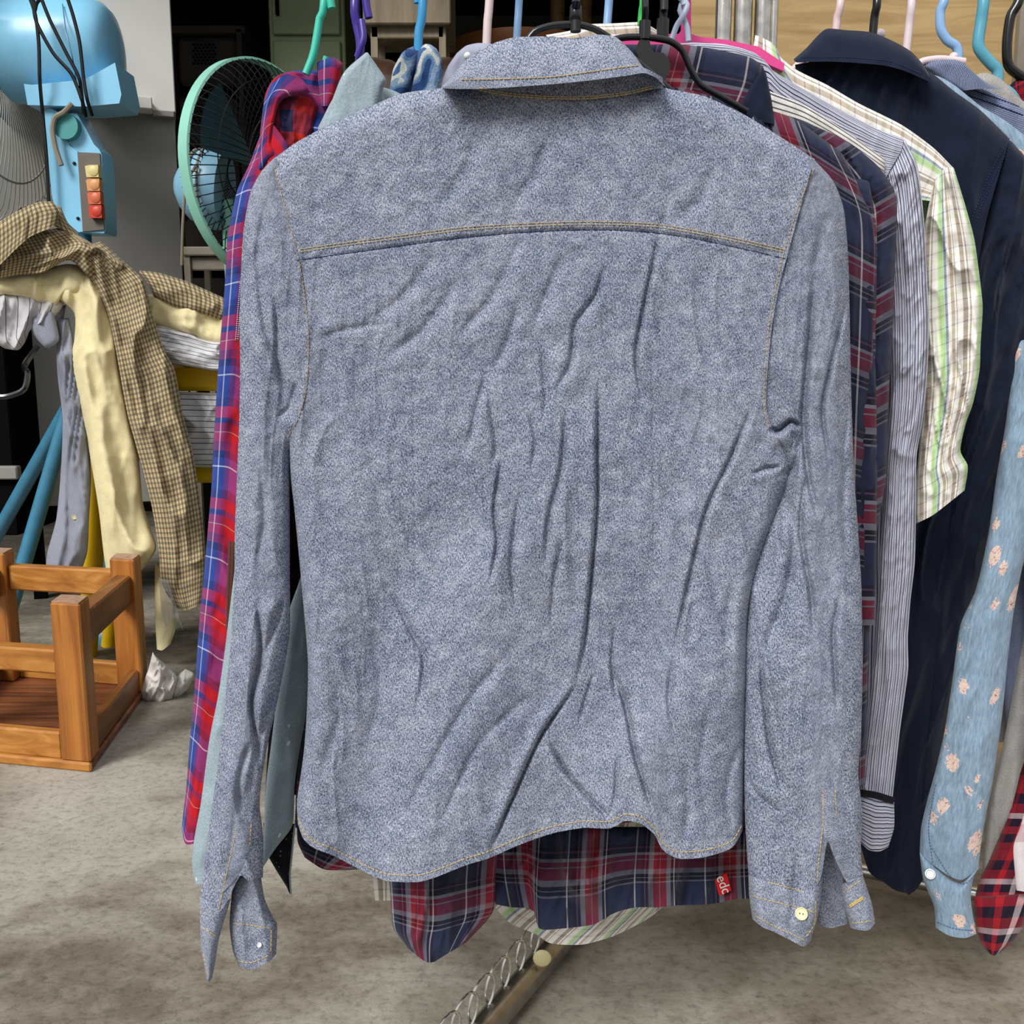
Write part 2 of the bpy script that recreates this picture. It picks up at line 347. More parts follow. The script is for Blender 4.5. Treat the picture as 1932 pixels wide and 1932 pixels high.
M_DARK = plain('dark_interior_paint', '#1a1815', .95, .05, sc=3)
M_CEIL = plain('ceiling_paint', '#3a3733', .95, .05, sc=3)
M_CAB = plain('white_laminate', '#dedbd4', .45, .4, var=.07, sc=5)
M_CABG = plain('grey_laminate', '#8b8983', .5, .35, var=.1, sc=4)
M_BLUE = plain('sky_blue_plastic', '#8accec', .32, .5, var=.08, sc=9)
M_BLUED = plain('blue_metal_tube', '#3f7f9c', .35, .5, var=.18, sc=24)
M_TEAL = plain('teal_plastic', '#4a9a9a', .4, .4)
M_BLKP = plain('black_plastic', '#0d0d0f', .22, .6, var=.1)
M_BLKM = plain('black_soft_plastic', '#191a1b', .5, .4, var=.1)
M_WIRE = plain('grey_wire', '#b5b1a6', .4, .5, .4, var=.2, sc=60)
M_BWIRE = plain('black_wire', '#141618', .4, .4, .3)
M_MINT = plain('mint_plastic', '#8fcdb8', .35, .5, var=.1, sc=10)
M_LBLU = plain('pale_blue_plastic', '#86b6cf', .35, .5, var=.1, sc=14)
M_CORD = plain('beige_cord', '#8f8676', .7, .2)
M_TAUPE = plain('taupe_panel', '#6d655c', .5, .3)
M_YEL = plain('yellow_plastic', '#d9b012', .4, .4, var=.1, sc=12)
M_CHR = plain('worn_chrome', '#e2ded6', .2, .5, 1.0, var=.35, sc=60)
M_STEEL = plain('dull_steel', '#a5a29b', .3, .5, 1.0, var=.3, sc=50)
M_OLIVE = plain('olive_enamel', '#8f9c76', .6, .3, var=.15, sc=6)
M_TANW = wood('pale_wood', '#857862', '#968871', '#a3957c', ax=(1, 1, .1), rough=.7)
M_LEATH = plain('brown_leather', '#4a362a', .28, .5, var=.4, sc=16)
M_PAPER = plain('white_tissue', '#d2cdc6', .9, .1, var=.05)
M_SHAD = plain('grey_drawer_plastic', '#57504a', .7, .2, var=.1, sc=8)
M_HOLE = plain('dark_hole', '#0b0a09', .9, .05)
M_GWOOD = plain('greyed_wood', '#8b8275', .8, .2, var=.25, sc=25)
def clearfilm():
    m = N('clear_film'); m.b.inputs['Alpha'].default_value = .3; return m.fin('#cfd2d0', .12, .8)
M_FILM = clearfilm()
# ------------------------------------------------------------------ cloth patches
SURF = {}
def rnd(d): d = np.clip(d, 0, 1); return np.sqrt(np.maximum(1-(1-d)**2, 0))
def patch(name, L, R, mat, parent, Y, T=None, B=None, th=.015, w=45, rl=1, rr=1, rt=1, rb=0, res=5, disp=None, amp=.004, seed=1, sx=36, sy=200, ang=0, cr=.0012, back=True, flip=False, key=None, rim=None, uvo=(0, 0), uvflip=False):
    L = np.array(L, float); R = np.array(R, float)
    T = [tuple(L[0])]+list(T or [])+[tuple(R[0])]; B = [tuple(L[-1])]+list(B or [])+[tuple(R[-1])]
    ln = lambda p: np.linalg.norm(np.diff(np.array(p, float), axis=0), axis=1).sum()
    nv = max(8, int(max(ln(L), ln(R))/res)); nu = max(8, int(max(ln(T), ln(B), np.abs(R[:, 0].mean()-L[:, 0].mean()))/res))
    def grid(nu, nv):
        l = smooth(L, nv)[:, None]; r = smooth(R, nv)[:, None]; t = smooth(T, nu)[None]; b = smooth(B, nu)[None]
        u = np.linspace(0, 1, nu)[None, :, None]; v = np.linspace(0, 1, nv)[:, None, None]
        g = (1-u)*l+u*r+(1-v)*t+v*b-((1-u)*(1-v)*t[:, :1]+u*(1-v)*t[:, -1:]+(1-u)*v*b[:, :1]+u*v*b[:, -1:])
        return g, u[..., 0], v[..., 0]
    def half(g, u, v):
        px, py = g[..., 0], g[..., 1]; wid = np.maximum(np.linalg.norm(g[:, -1]-g[:, 0], axis=-1)[:, None], 1); hei = np.maximum(np.linalg.norm(g[-1]-g[0], axis=-1)[None], 1)
        ev = lambda f: (f(px, py) if callable(f) else f)
        ww = np.minimum(w, wid*.5); h = np.ones(px.shape)
        for fl, d in ((rl, u*wid/ww), (rr, (1-u)*wid/ww), (rt, v*hei/np.minimum(w, hei*.5)), (rb, (1-v)*hei/np.minimum(w, hei*.5))):
            k = ev(fl); h = h*(1-k*(1-rnd(d)))
        return h
    def Yc(px, py):
        if callable(Y): return Y(px, py)
        if hasattr(Y, '__len__'):
            return Y[0]+(Y[1]-Y[0])*np.clip((py-L[0, 1])/max(L[-1, 1]-L[0, 1], 1), 0, 1)
        return Y+0*px
    g, u, v = grid(nu, nv); px, py = g[..., 0], g[..., 1]; h = half(g, u, v)
    d = (disp(px, py) if disp else 2.0*amp*folds(px, py, seed, sx, sy, ang)+.9*amp*folds(px, py, seed+4, sx*.45, sy*.5, ang+8)+1.3*cr*crumple(px, py, seed+9))
    Yf = Yc(px, py)-th*h-d*(.35+.65*h)
    V = Pn(px, py, Yf)
    mw = np.linalg.norm(V[:, 1:]-V[:, :-1], axis=-1).sum(1).mean(); mh = np.linalg.norm(V[1:]-V[:-1], axis=-1).sum(0).mean()
    UV = np.stack([u*mw+0*v+uvo[0], -(v*mh)+0*u+uvo[1]], -1)
    if uvflip: UV = UV[..., ::-1]
    vs = V.reshape(-1, 3); uv = UV.reshape(-1, 2)
    def fc(nu, nv, o=0):
        i = (np.arange(nv-1)[:, None]*nu+np.arange(nu-1)[None]+o).ravel(); return np.stack([i, i+nu, i+nu+1, i+1], -1)
    F = fc(nu, nv)
    if back:
        nb, mb_ = max(6, nu//3), max(6, nv//3); g2, u2, v2 = grid(nb, mb_); h2 = half(g2, u2, v2)
        Y2 = Yc(g2[..., 0], g2[..., 1])+th*h2+.002*folds(g2[..., 0], g2[..., 1], seed+20)*h2
        V2 = Pn(g2[..., 0], g2[..., 1], Y2); F = np.vstack([F, fc(nb, mb_, len(vs))[:, ::-1]])
        vs = np.vstack([vs, V2.reshape(-1, 3)]); uv = np.vstack([uv, np.stack([u2*mw+0*v2, -v2*mh+0*u2], -1).reshape(-1, 2)])
    o = link(name, vs, F.tolist(), mat, parent, uv)
    if key is not None: SURF.setdefault(key, []).append((V.reshape(-1, 3), fc(nu, nv)))
    return o
def bvh(key):
    vs = []; fs = []
    for V, F in SURF[key]:
        n = len(vs); vs += V.tolist(); fs += (F+n).tolist()
    return BVHTree.FromPolygons(vs, fs)
def hitpt(b, px, py):
    d = P(px, py, 1.0)-Vector((0, 0, CH)); h = b.ray_cast(Vector((0, 0, CH)), d.normalized())
    return h[0], d.normalized()
def stitch(key, lines, mat, parent, name='stitching', step=8, fill=.72, r=.0005, lift=.0006, offs=(0,)):
    b = key if isinstance(key, BVHTree) else bvh(key); o = None
    for ln_ in lines:
        p = np.array(ln_, float); L = np.linalg.norm(np.diff(p, axis=0), axis=1).sum(); q = smooth(ln_, max(3, int(L/2)+1))
        nn = np.gradient(q, axis=0); nn = np.stack([-nn[:, 1], nn[:, 0]], -1); nn /= np.linalg.norm(nn, axis=1)[:, None]+1e-9
        for of in offs:
            qq = q+nn*of; k = 0; mb = MB()
            st = max(2, int(step/2)); m = max(1, int(round(st*fill)))
            while k+m < len(qq):
                a, da = hitpt(b, *qq[k]); c, dc = hitpt(b, *qq[k+m])
                if a and c and (a-c).length < .02: mb.tube([a-da*lift, (a+c)/2-da*(lift+.0003), c-dc*lift], [r*.6, r, r*.6], 5)
                k += st
            if mb.v: o = mb.build(name, mat, parent)
    return o
def disc_at(b, px, py, r, mat, parent, name='button', th=.002, holes=True):
    h, d = hitpt(b, px, py)
    if h is None: h = P(px, py, .8); d = Vector((0, 1, 0))
    M = Matrix.Translation(h-d*.001) @ (-d).to_track_quat('Z', 'Y').to_matrix().to_4x4()
    o = MB().lathe([(r*.2, th*.55), (r*.7, th*.6), (r*.8, th), (r*.95, th), (r, th*.6), (r, 0)], 24, M).build(name, mat, parent)
    if holes:
        mb = MB()
        for sx in (-1, 1):
            c = M @ Vector((sx*r*.25, 0, th*.6)); mb.ball(c, r*.13, 8)
        mb.build('thread_hole', M_TAUPE, o)
    return o
# ------------------------------------------------------------------ room
def struct(o): o['kind'] = 'structure'; return o
struct(MB().box(-3.2, 3.2, -2.5, 5.2, -.1, 0).build('floor', M_CONC, sm=False))
struct(MB().box(-3.2, 3.2, 5.2, 5.3, 0, 2.7).build('wall_back', M_DARK, sm=False))
struct(MB().box(-3.3, -3.2, 2.4, 5.2, 0, 2.7).build('wall_left', M_DARK, sm=False))
struct(MB().box(3.2, 3.3, 1.7, 5.2, 0, 2.7).build('wall_right', M_DARK, sm=False))
struct(MB().box(-3.3, 3.3, 2.5, 5.3, 2.7, 2.8).build('ceiling', M_CEIL, sm=False))
px0 = P(1303, 40, 1.95).x
struct(MB().box(px0, 3.2, 1.95, 1.99, 0, 2.6).build('wall_partition', M_PLY, sm=False))
struct(MB().box(P(1922, 40, 1.94).x, P(1960, 40, 1.94).x, 1.935, 1.95, 0, 2.6).build('trim_partition', M_GWOOD, sm=False))
# ------------------------------------------------------------------ clothes rack
rack = thing('clothes_rack', (.45, 1.6, 0), 'worn chrome garment rack with three upright pipes and a ringed foot on the concrete', 'clothes rack')
mb = MB()
for i, (a, r) in enumerate(((1365, .0115), (1402, .013), (1440, .0125), (1460, .006))):
    q = P(a, 30, 1.5); MB().tube([(q.x, q.y, 0.03), (q.x, q.y, 1.62)], r, 16).build('post', M_CHR, rack)
f0 = G(925, 1960); f1 = G(1085, 1770)
dd = (f1-f0).normalized(); f1b = f1+dd*.12
MB().tube([f0-dd*.15+Vector((0, 0, .022)), f1b+Vector((0, 0, .022))], .018, 14).build('foot', M_STEEL, rack)
sdv = Vector((-dd.y, dd.x, 0))
for i in range(7):
    c = f0-dd*.08+dd*(.040*i)+sdv*.012+Vector((0, 0, .050)); pts = []; av = Vector((.75, .66, 0))
    for k in range(24):
        t = 2*math.pi*k/24; pts.append(c+av*(.019*math.cos(t))+dd*.012*math.sin(t)+Vector((0, 0, .024*math.sin(t))))
    MB().tube(pts, .0018, 8, True).build('ring', M_CHR, rack)
MB().ball(f0+dd*.11+Vector((.012, -.01, .05)), .012, 16, (1, .35, 1)).build('button_tag', M_CREAMB, rack)
b0 = G(1560, 1628, .03); b1 = G(1990, 1716, .03)
MB().tube([b0, b1], .011, 12).build('base_rail', M_CHR, rack)
ba = Vector((P(1402, 30, 1.5).x, 1.5, .03)); MB().tube([b0, ba], .010, 12).build('base_rail', M_CHR, rack)
MB().tube([(-.5, .80, 1.44), (.95, 1.50, 1.44)], .0125, 14).build('top_rail', M_CHR, rack)
MB().tube([(P(1402, 30, 1.5).x, 1.5, 1.44), (P(1402, 30, 1.5).x, 1.28, 1.44)], .01, 12).build('rail_bracket', M_CHR, rack)
# ------------------------------------------------------------------ the big chambray shirt
DY = .80
def ss(a, b, x): t = np.clip((x-a)/(b-a), 0, 1); return t*t*(3-2*t)
CRS = [
 ([(1243, 445), (1225, 530), (1203, 640), (1200, 690), (1213, 755)], 5, .0035, 1),
 ([(1250, 330), (1262, 380), (1240, 445)], 9, .0018, 1),
 ([(1142, 500), (1122, 560), (1085, 610), (1078, 680), (1048, 740)], 7, .003, 1),
 ([(1065, 480), (1030, 560), (1005, 620)], 12, .0025, 1),
 ([(1130, 715), (1127, 850), (1127, 960), (1115, 1100), (1105, 1200), (1088, 1292)], 4, .0045, -1),
 ([(1088, 1292), (1020, 1390), (970, 1500), (925, 1605)], 4, .005, -1),
 ([(1418, 770), (1380, 860), (1335, 955), (1310, 1050), (1288, 1150), (1270, 1235)], 5, .0042, 1),
 ([(1067, 775), (1060, 880), (1035, 980), (1030, 1070)], 7, .0035, 1),
 ([(1000, 780), (1010, 830), (1003, 890)], 6, .0022, 1),
 ([(945, 870), (932, 960), (938, 1020), (925, 1100)], 5, .0035, 1),
 ([(918, 700), (900, 770), (880, 860)], 8, .0025, 1), ([(920, 740), (935, 830), (932, 880)], 6, .002, -1),
 ([(1022, 660), (1030, 740), (1025, 800)], 8, .003, 1), ([(980, 560), (960, 640), (930, 700)], 11, .0025, 1),
 ([(740, 1120), (780, 1200), (800, 1245), (788, 1340)], 7, .0028, 1), ([(600, 640), (660, 620), (740, 610)], 8, .0015, 1),
 ([(1150, 1250), (1180, 1330), (1200, 1430), (1235, 1540)], 6, .0042, 1), ([(1160, 1180), (1155, 1260), (1165, 1330)], 5, .0022, 1),
 ([(1035, 1400), (1080, 1470), (1150, 1545)], 5, .0042, -1), ([(1165, 1420), (1160, 1500), (1150, 1545)], 4, .002, 1),
 ([(1120, 1270), (1098, 1340), (1092, 1370)], 4, .0022, 1), ([(960, 1230), (880, 1330), (800, 1470), (760, 1550)], 11, .003, 1),
 ([(1000, 1310), (900, 1410), (830, 1560)], 9, .0022, 1), ([(870, 520), (800, 620), (720, 680)], 12, .0022, 1), ([(980, 455), (930, 560), (860, 640)], 13, .0024, 1),
 ([(830, 470), (760, 560), (690, 610)], 12, .0018, 1), ([(980, 930), (965, 1060), (975, 1150)], 7, .0025, 1), ([(1060, 1020), (1045, 1100), (1040, 1180)], 6, .0022, 1),
 ([(1330, 1000), (1310, 1100), (1300, 1220)], 12, .003, -1), ([(1385, 1080), (1370, 1200), (1375, 1320)], 12, .003, 1), ([(1270, 1240), (1262, 1330), (1280, 1400)], 7, .0022, 1),
 ([(700, 1180), (720, 1300), (690, 1420)], 14, .002, 1), ([(620, 1200), (640, 1350), (600, 1480)], 14, .002, -1), ([(560, 300), (600, 380), (590, 440)], 12, .0015, 1),
 ([(1040, 250), (1010, 330), (960, 400)], 16, .002, 1), ([(900, 250), (880, 320), (820, 400)], 16, .0018, 1), ([(1350, 300), (1320, 380), (1260, 420)], 16, .0018, 1), ([(1225, 1130), (1240, 1010), (1270, 900)], 14, .0014, 1),
 ([(1385, 1590), (1370, 1500), (1395, 1400)], 9, .0025, 1), ([(1475, 880), (1440, 885), (1415, 897)], 5, .003, 1), ([(1500, 860), (1470, 980), (1445, 1080)], 14, .004, 1),
 ([(1290, 1440), (1300, 1520), (1290, 1600)], 12, .003, 1), ([(1340, 1330), (1320, 1450), (1335, 1560)], 10, .0025, 1),
 # sleeves
 ([(1535, 550), (1522, 700), (1515, 790), (1525, 900), (1545, 980)], 7, .0045, 1), ([(1600, 560), (1570, 680), (1552, 770), (1562, 860)], 5, .0035, 1), ([(1558, 400), (1540, 500), (1530, 600)], 12, .003, 1),
 ([(1450, 812), (1470, 812), (1492, 795), (1512, 808)], 6, .006, -1), ([(1508, 820), (1500, 880), (1465, 900)], 8, .005, 1), ([(1520, 900), (1510, 1000), (1530, 1120), (1535, 1200)], 7, .0035, 1), ([(1480, 930), (1500, 1020), (1480, 1130), (1440, 1230)], 12, .005, 1),
 ([(1435, 1230), (1440, 1310), (1452, 1400), (1475, 1490)], 5, .0045, 1), ([(1408, 1460), (1425, 1495), (1470, 1535)], 5, .003, 1), ([(1585, 1120), (1572, 1200), (1580, 1340)], 6, .0026, 1), ([(1600, 850), (1590, 960), (1600, 1060)], 9, .0026, 1), ([(1505, 1600), (1498, 1680), (1490, 1760)], 8, .003, 1), ([(1580, 650), (1600, 770), (1590, 880)], 7, .0022, 1),
 ([(500, 380), (487, 480), (498, 600), (525, 700), (535, 780)], 11, .004, 1), ([(520, 560), (525, 680), (545, 760)], 7, .003, -1), ([(470, 480), (465, 650), (480, 800)], 12, .0025, 1),
 ([(485, 1130), (492, 1220), (475, 1320), (485, 1400), (492, 1460)], 7, .0045, 1), ([(540, 1120), (505, 1220), (480, 1320)], 8, .0045, -1), ([(525, 1290), (490, 1400), (470, 1500)], 9, .004, 1), ([(420, 1430), (403, 1540), (398, 1600), (385, 1700)], 6, .0045, 1), ([(470, 1400), (450, 1480), (455, 1540)], 8, .0035, -1), ([(495, 880), (500, 980), (480, 1080)], 11, .003, 1), ([(560, 720), (545, 770), (520, 790)], 8, .003, 1)]
YOKE = [(560, 491), (640, 480), (740, 466), (870, 449), (980, 439), (1090, 434), (1180, 435), (1250, 441), (1320, 452), (1400, 469), (1482, 488)]
def den_disp(px, py):
    d = np.zeros(px.shape)
    for pts, wd, dp, sd in CRS: d += crease(px, py, pts, wd*.75, dp*(1.9 if wd < 8 else 1.2), .5, sd)
    d += crease(px, py, YOKE, 2.6, .0016, .5, -1 if False else 1)
    for x0 in (785, 1237): d += crease(px, py, [(x0-8, 560), (x0-2, 1000), (x0+2, 1560)], 2.2, .0007, .3, 1)
    m = ss(430, 620, py)*.8+.2; tor = ss(560, 640, px)*(1-ss(1380, 1440, px))
    d += m*(.0034*folds(px, py, 3, 50, 260, -8)+.0011*folds(px, py, 13, 22, 130, -5))
    d += .0024*(1-tor)*folds(px, py, 23, 26, 170, 4)
    d += .0011*crumple(px, py, 8, 20)+.0022*(vn(px/70, py/85, 31)-.5)+.0006*crumple(px, py, 18, 9)
    # long soft waves of the hanging body
    d += m*.009*np.sin((px+.22*py)/62+2.2*vn(px/200, py/300, 40))*ss(700, 1300, py)*tor
    return d
den = thing('chambray_shirt', P(1000, 1700, DY), 'large blue-grey chambray shirt hanging back-on in front of the rack, yellow topstitching', 'shirt')
TL = [(515, 300), (530, 370), (552, 440), (566, 490), (576, 545), (584, 605), (586, 660), (581, 735), (566, 790), (545, 828), (548, 900), (555, 960), (565, 1060), (573, 1150), (581, 1250), (579, 1340), (573, 1420), (566, 1470), (560, 1515), (562, 1555)]
TR = [(1537, 300), (1512, 385), (1486, 480), (1470, 540), (1456, 620), (1448, 700), (1446, 770), (1458, 810), (1482, 860), (1488, 885), (1478, 930), (1452, 1000), (1425, 1080), (1412, 1160), (1411, 1240), (1408, 1340), (1405, 1440), (1402, 1566)]
TT = [(560, 268), (620, 236), (700, 200), (760, 176), (830, 166), (900, 150), (1000, 120), (1100, 120), (1200, 145), (1258, 166), (1330, 182), (1400, 214), (1460, 250), (1500, 276)]
TB = [(572, 1582), (592, 1600), (630, 1615), (690, 1646), (730, 1662), (790, 1664), (830, 1652), (880, 1632), (920, 1620), (980, 1594), (1040, 1573), (1100, 1562), (1150, 1563), (1180, 1549), (1210, 1555), (1235, 1575), (1250, 1603), (1280, 1620), (1330, 1617), (1380, 1600)]
patch('torso', TL, TR, M_DEN, den, DY, TT, TB, th=.022, w=42, rl=lambda x, y: ss(800, 860, y), rr=lambda x, y: ss(840, 960, y), rt=1, res=2.6, disp=den_disp, key='den')
patch('sleeve', [(517, 298), (492, 325), (472, 365), (460, 430), (455, 500), (452, 600), (453, 700), (451, 800), (447, 900), (443, 1000), (442, 1100), (436, 1200), (429, 1280), (421, 1360), (413, 1430), (402, 1510), (390, 1600), (382, 1660), (377, 1700)],
      [(523, 300), (538, 370), (560, 440), (576, 495), (586, 550), (594, 610), (596, 660), (590, 735), (575, 790), (553, 838), (547, 900), (547, 1000), (547, 1090), (547, 1190), (538, 1250), (522, 1330), (506, 1400), (494, 1470), (490, 1520), (497, 1580), (496, 1655)],
      M_DEN, den, lambda x, y: DY+.003+0*x, None, [(415, 1720), (448, 1660), (456, 1652), (470, 1662)], th=.022, w=40, rt=0, rr=lambda x, y: ss(800, 860, y), res=2.6, disp=den_disp, key='den')
patch('sleeve', [(1528, 300), (1502, 385), (1476, 480), (1460, 540), (1447, 620), (1440, 700), (1438, 770), (1448, 812), (1470, 870), (1470, 930), (1440, 1010), (1418, 1090), (1408, 1200), (1406, 1330), (1404, 1460), (1406, 1560), (1411, 1640), (1413, 1690)],
      [(1535, 300), (1572, 342), (1592, 395), (1600, 480), (1603, 580), (1605, 700), (1608, 800), (1612, 900), (1619, 1000), (1625, 1100), (1627, 1200), (1627, 1300), (1624, 1400), (1619, 1462), (1627, 1530), (1624, 1600), (1628, 1650)],
      M_DEN, den, lambda x, y: DY+.004-.012*ss(1000, 1300, y), None, [(1450, 1706), (1500, 1706), (1545, 1665), (1558, 1600), (1563, 1586), (1572, 1612), (1596, 1662), (1610, 1662)], th=.022, w=40, rt=0, rl=lambda x, y: ss(800, 900, y), res=2.6, disp=den_disp, key='den')
# cuffs
patch('cuff', [(1412, 1650), (1414, 1695), (1420, 1735)], [(1552, 1655), (1547, 1712), (1529, 1776)], M_DEN, den, DY-.012, [(1450, 1662), (1500, 1676), (1535, 1672)], [(1440, 1750), (1460, 1758), (1497, 1777), (1515, 1786)], th=.021, w=26, rt=.3, res=2.6, disp=den_disp, key='denc')
patch('cuff', [(1540, 1600), (1542, 1680), (1543, 1744)], [(1590, 1655), (1592, 1700), (1599, 1743)], M_DEN, den, DY+.026, [(1565, 1600)], [(1568, 1751)], th=.003, w=20, rt=0, res=3, disp=den_disp)
patch('cuff', [(1588, 1668), (1590, 1700), (1605, 1751)], [(1626, 1646), (1645, 1705), (1651, 1742)], M_DEN, den, DY-.008, [(1600, 1662)], [(1622, 1755), (1639, 1755)], th=.016, w=24, rt=.2, res=2.6, disp=den_disp, key='denc')
patch('cuff', [(377, 1690), (377, 1740), (380, 1792), (390, 1848)], [(436, 1695), (415, 1764), (402, 1838), (395, 1853)], M_DEN, den, DY-.002, [(410, 1706)], None, th=.016, w=24, rt=.3, res=2.6, disp=den_disp, key='denc')
patch('cuff', [(440, 1655), (433, 1740), (439, 1792), (451, 1824)], [(492, 1650), (499, 1694), (516, 1733), (523, 1745), (521, 1800)], M_DEN, den, DY+.012, [(465, 1652)], [(474, 1829), (506, 1816)], th=.018, w=24, rt=.2, res=2.6, disp=den_disp, key='denc')
# placket strips at the slits
def slab(name, key_b, pts_l, pts_r, mat, parent, lift=.0016, n=26, m=5):
    l = smooth(pts_l, n); r = smooth(pts_r, n); vs = []; uv = []
    for i in range(n):
        for j in range(m):
            t = j/(m-1); q = l[i]*(1-t)+r[i]*t; h, d = hitpt(key_b, *q)
            if h is None: h, d = P(q[0], q[1], DY-.02), Vector((0, 1, 0))
            e_ = lift*(1 if 0 < j < m-1 else -.1)
            vs.append(h-d*e_); uv.append((t*np.linalg.norm(r[i]-l[i])*.0004+.37, -i/n*.2))
    F = [(i*m+j, (i+1)*m+j, (i+1)*m+j+1, i*m+j+1) for i in range(n-1) for j in range(m-1)]
    return link(name, vs, F, mat, parent, uv)
bd = bvh('den')
slab('placket', bd, [(1549, 1484), (1550, 1540), (1553, 1575), (1572, 1612), (1593, 1660)], [(1580, 1486), (1581, 1550), (1596, 1592), (1612, 1625), (1628, 1650)], M_DEN, den)
slab('placket', bd, [(443, 1553), (438, 1580), (428, 1640), (415, 1690)], [(475, 1550), (478, 1580), (470, 1610), (452, 1650)], M_DEN, den)
# collar
CL = lambda x, y: DY-.012-.010*ss(70, 160, y)
patch('collar_stand', [(850, 150), (868, 166)], [(1250, 145), (1252, 166)], M_DEN, den, DY-.002, [(950, 120), (1050, 110), (1180, 115)], [(900, 170), (960, 181), (1040, 187), (1110, 188), (1180, 180), (1225, 170)], th=.023, w=30, rt=0, rl=.5, rr=.5, res=2.6, disp=lambda x, y: .0006*crumple(x, y, 8, 20), key='denc')
patch('collar', [(834, 163), (836, 165), (838, 167)], [(1252, 158), (1255, 162), (1258, 166)], M_DEN, den, CL, [(855, 140), (885, 108), (930, 82), (975, 70), (1040, 69), (1085, 72), (1130, 65), (1162, 70), (1192, 98), (1215, 128), (1238, 147)], [(880, 168), (940, 166), (1040, 159), (1110, 152), (1180, 143), (1215, 138), (1238, 147)], th=.024, w=34, rl=0, rr=0, rt=1, res=2.6, disp=lambda x, y: .0007*crumple(x, y, 8, 22)+.0015*(vn(x/60, y/60, 4)-.5), key='denc')
bc = bvh('denc')
stitch(bd, [[(566, 472), (640, 461), (740, 448), (870, 431), (980, 424), (1090, 420), (1180, 421), (1250, 426), (1320, 438), (1400, 454), (1478, 472)]], M_GOLD, den, offs=(-2, 3), r=.00038)
stitch(bd, [[(519, 312), (534, 370), (553, 440), (566, 490), (575, 545), (582, 605), (584, 660), (579, 735), (564, 790), (545, 825)]], M_GOLD, den, offs=(2,), r=.0003)
stitch(bd, [[(1538, 318), (1508, 390), (1481, 475), (1466, 540), (1452, 620), (1445, 700), (1444, 770), (1452, 806)]], M_GOLD, den, offs=(2,), r=.00036)
stitch(bd, [[(x, y-13) for x, y in [(562, 1555)]+TB+[(1402, 1566)]]], M_GOLD, den)
stitch(bd, [YOKE], M_NAVYT, den, 'seam', step=10, fill=.95, r=.0004, lift=0)
stitch(bc, [[(870, 150), (940, 149), (1040, 145), (1110, 136), (1180, 126), (1222, 122)]], M_GOLD, den, r=.0005)
stitch(bc, [[(905, 166), (960, 176), (1040, 182), (1110, 182), (1180, 174), (1232, 162)]], M_GOLD, den, r=.00055, offs=(0, 4))
stitch(bc, [[(1418, 1690), (1455, 1700), (1500, 1710), (1540, 1722)], [(1425, 1728), (1460, 1747), (1500, 1765), (1520, 1776)], [(1539, 1700), (1537, 1740), (1520, 1770)], [(1592, 1683), (1625, 1660)], [(1607, 1742), (1645, 1738)], [(1440, 1800), (455, 1815)]][:5], M_GOLD, den)
stitch(bd, [[(1416, 1655), (1455, 1666), (1500, 1678), (1545, 1690)], [(1553, 1490), (1552, 1560), (1543, 1640), (1540, 1690)], [(1576, 1490), (1578, 1542)], [(446, 1560), (438, 1600), (425, 1660), (412, 1720)], [(447, 1557), (473, 1554)], [(474, 1556), (471, 1600)]], M_GOLD, den)
stitch(bc, [[(382, 1750), (410, 1768)], [(440, 1742), (470, 1745), (512, 1752)], [(446, 1812), (475, 1816), (512, 1800)], [(512, 1755), (511, 1800)], [(384, 1800), (393, 1842)]], M_GOLD, den)
stitch(bc, [[(1603, 1710), (1628, 1694)]], M_GOLD, den, 'buttonhole', step=3, fill=.9, r=.0009, offs=(-1.5, 1.5))
disc_at(bc, 1512, 1724, .0053, M_CREAMB, den)
disc_at(bc, 489, 1783, .0022, M_PEARL, den, holes=False)
# ------------------------------------------------------------------ hangers
def hanger(name, pts, Y, r, mat, label, parts=(), rail=True, arms=.12, armY=None, drop=.06):
    base = P(pts[-1][0], pts[-1][1], Y); t = thing(name, base, label, 'hanger')
    w_ = [P(x, y, Y) for x, y in pts]; top = w_[0]
    if rail:
        dx = (w_[0]-w_[1]).normalized(); rz = 1.44; yr = .80+.7*(top.x+.5)/1.45; hgt = rz+.022-top.z
        k1 = Vector((top.x+.01, Y+(yr-Y)*.6, top.z+hgt*.6)); k2 = Vector((top.x+.018, yr-.004, rz+.015)); k3 = Vector((top.x-.0, yr, rz+.022)); k4 = Vector((top.x-.02, yr+.003, rz+.005))
        w_ = [k4, k3, k2, k1]+w_
    MB().tube(w_, r, 12, sub=len(w_)*8).build('hook', mat, t)
    if arms:
        for s in (-1, 1):
            MB().tube([base+Vector((0, 0, -.003)), base+Vector((s*arms*.35, 0, -.012)), base+Vector((s*arms, 0, -drop))], r, 10, sub=14).build('arm', mat, t)
    return t
hanger('plastic_hanger', [(612, -10), (604, 30), (592, 100), (577, 140)], .93, .0035, plain('jade_plastic', '#3fbfa6', .3, .5, var=.05), 'jade green plastic hanger holding the blue and red flannel shirt', arms=0)
gh = [o for o in bpy.data.objects if o.name == 'plastic_hanger'][-1]
MB().tube([P(605, 150, .95), P(612, 128, .95), P(617, 108, .95)], .0035, 10, sub=8).build('notch', bpy.data.materials['jade_plastic'], gh)
MB().tube([P(622, -20, .93), P(624, 6, .93), P(626, 16, .93)], .0038, 10, sub=8).build('hook_tip', bpy.data.materials['jade_plastic'], gh)
M_PUR = plain('purple_plastic', '#43308f', .3, .5, var=.08)
ph = hanger('plastic_hanger', [(670, -10), (672, 40), (680, 80), (678, 120)], .90, .0038, M_PUR, 'dark purple plastic hanger above the pale dotted collar, repaired with a twist', arms=0)
MB().tube([P(682, 38, .895), P(686, 70, .893), P(681, 88, .893), P(674, 108, .895)], .003, 10, sub=12).build('twisted_tie', M_PUR, ph)
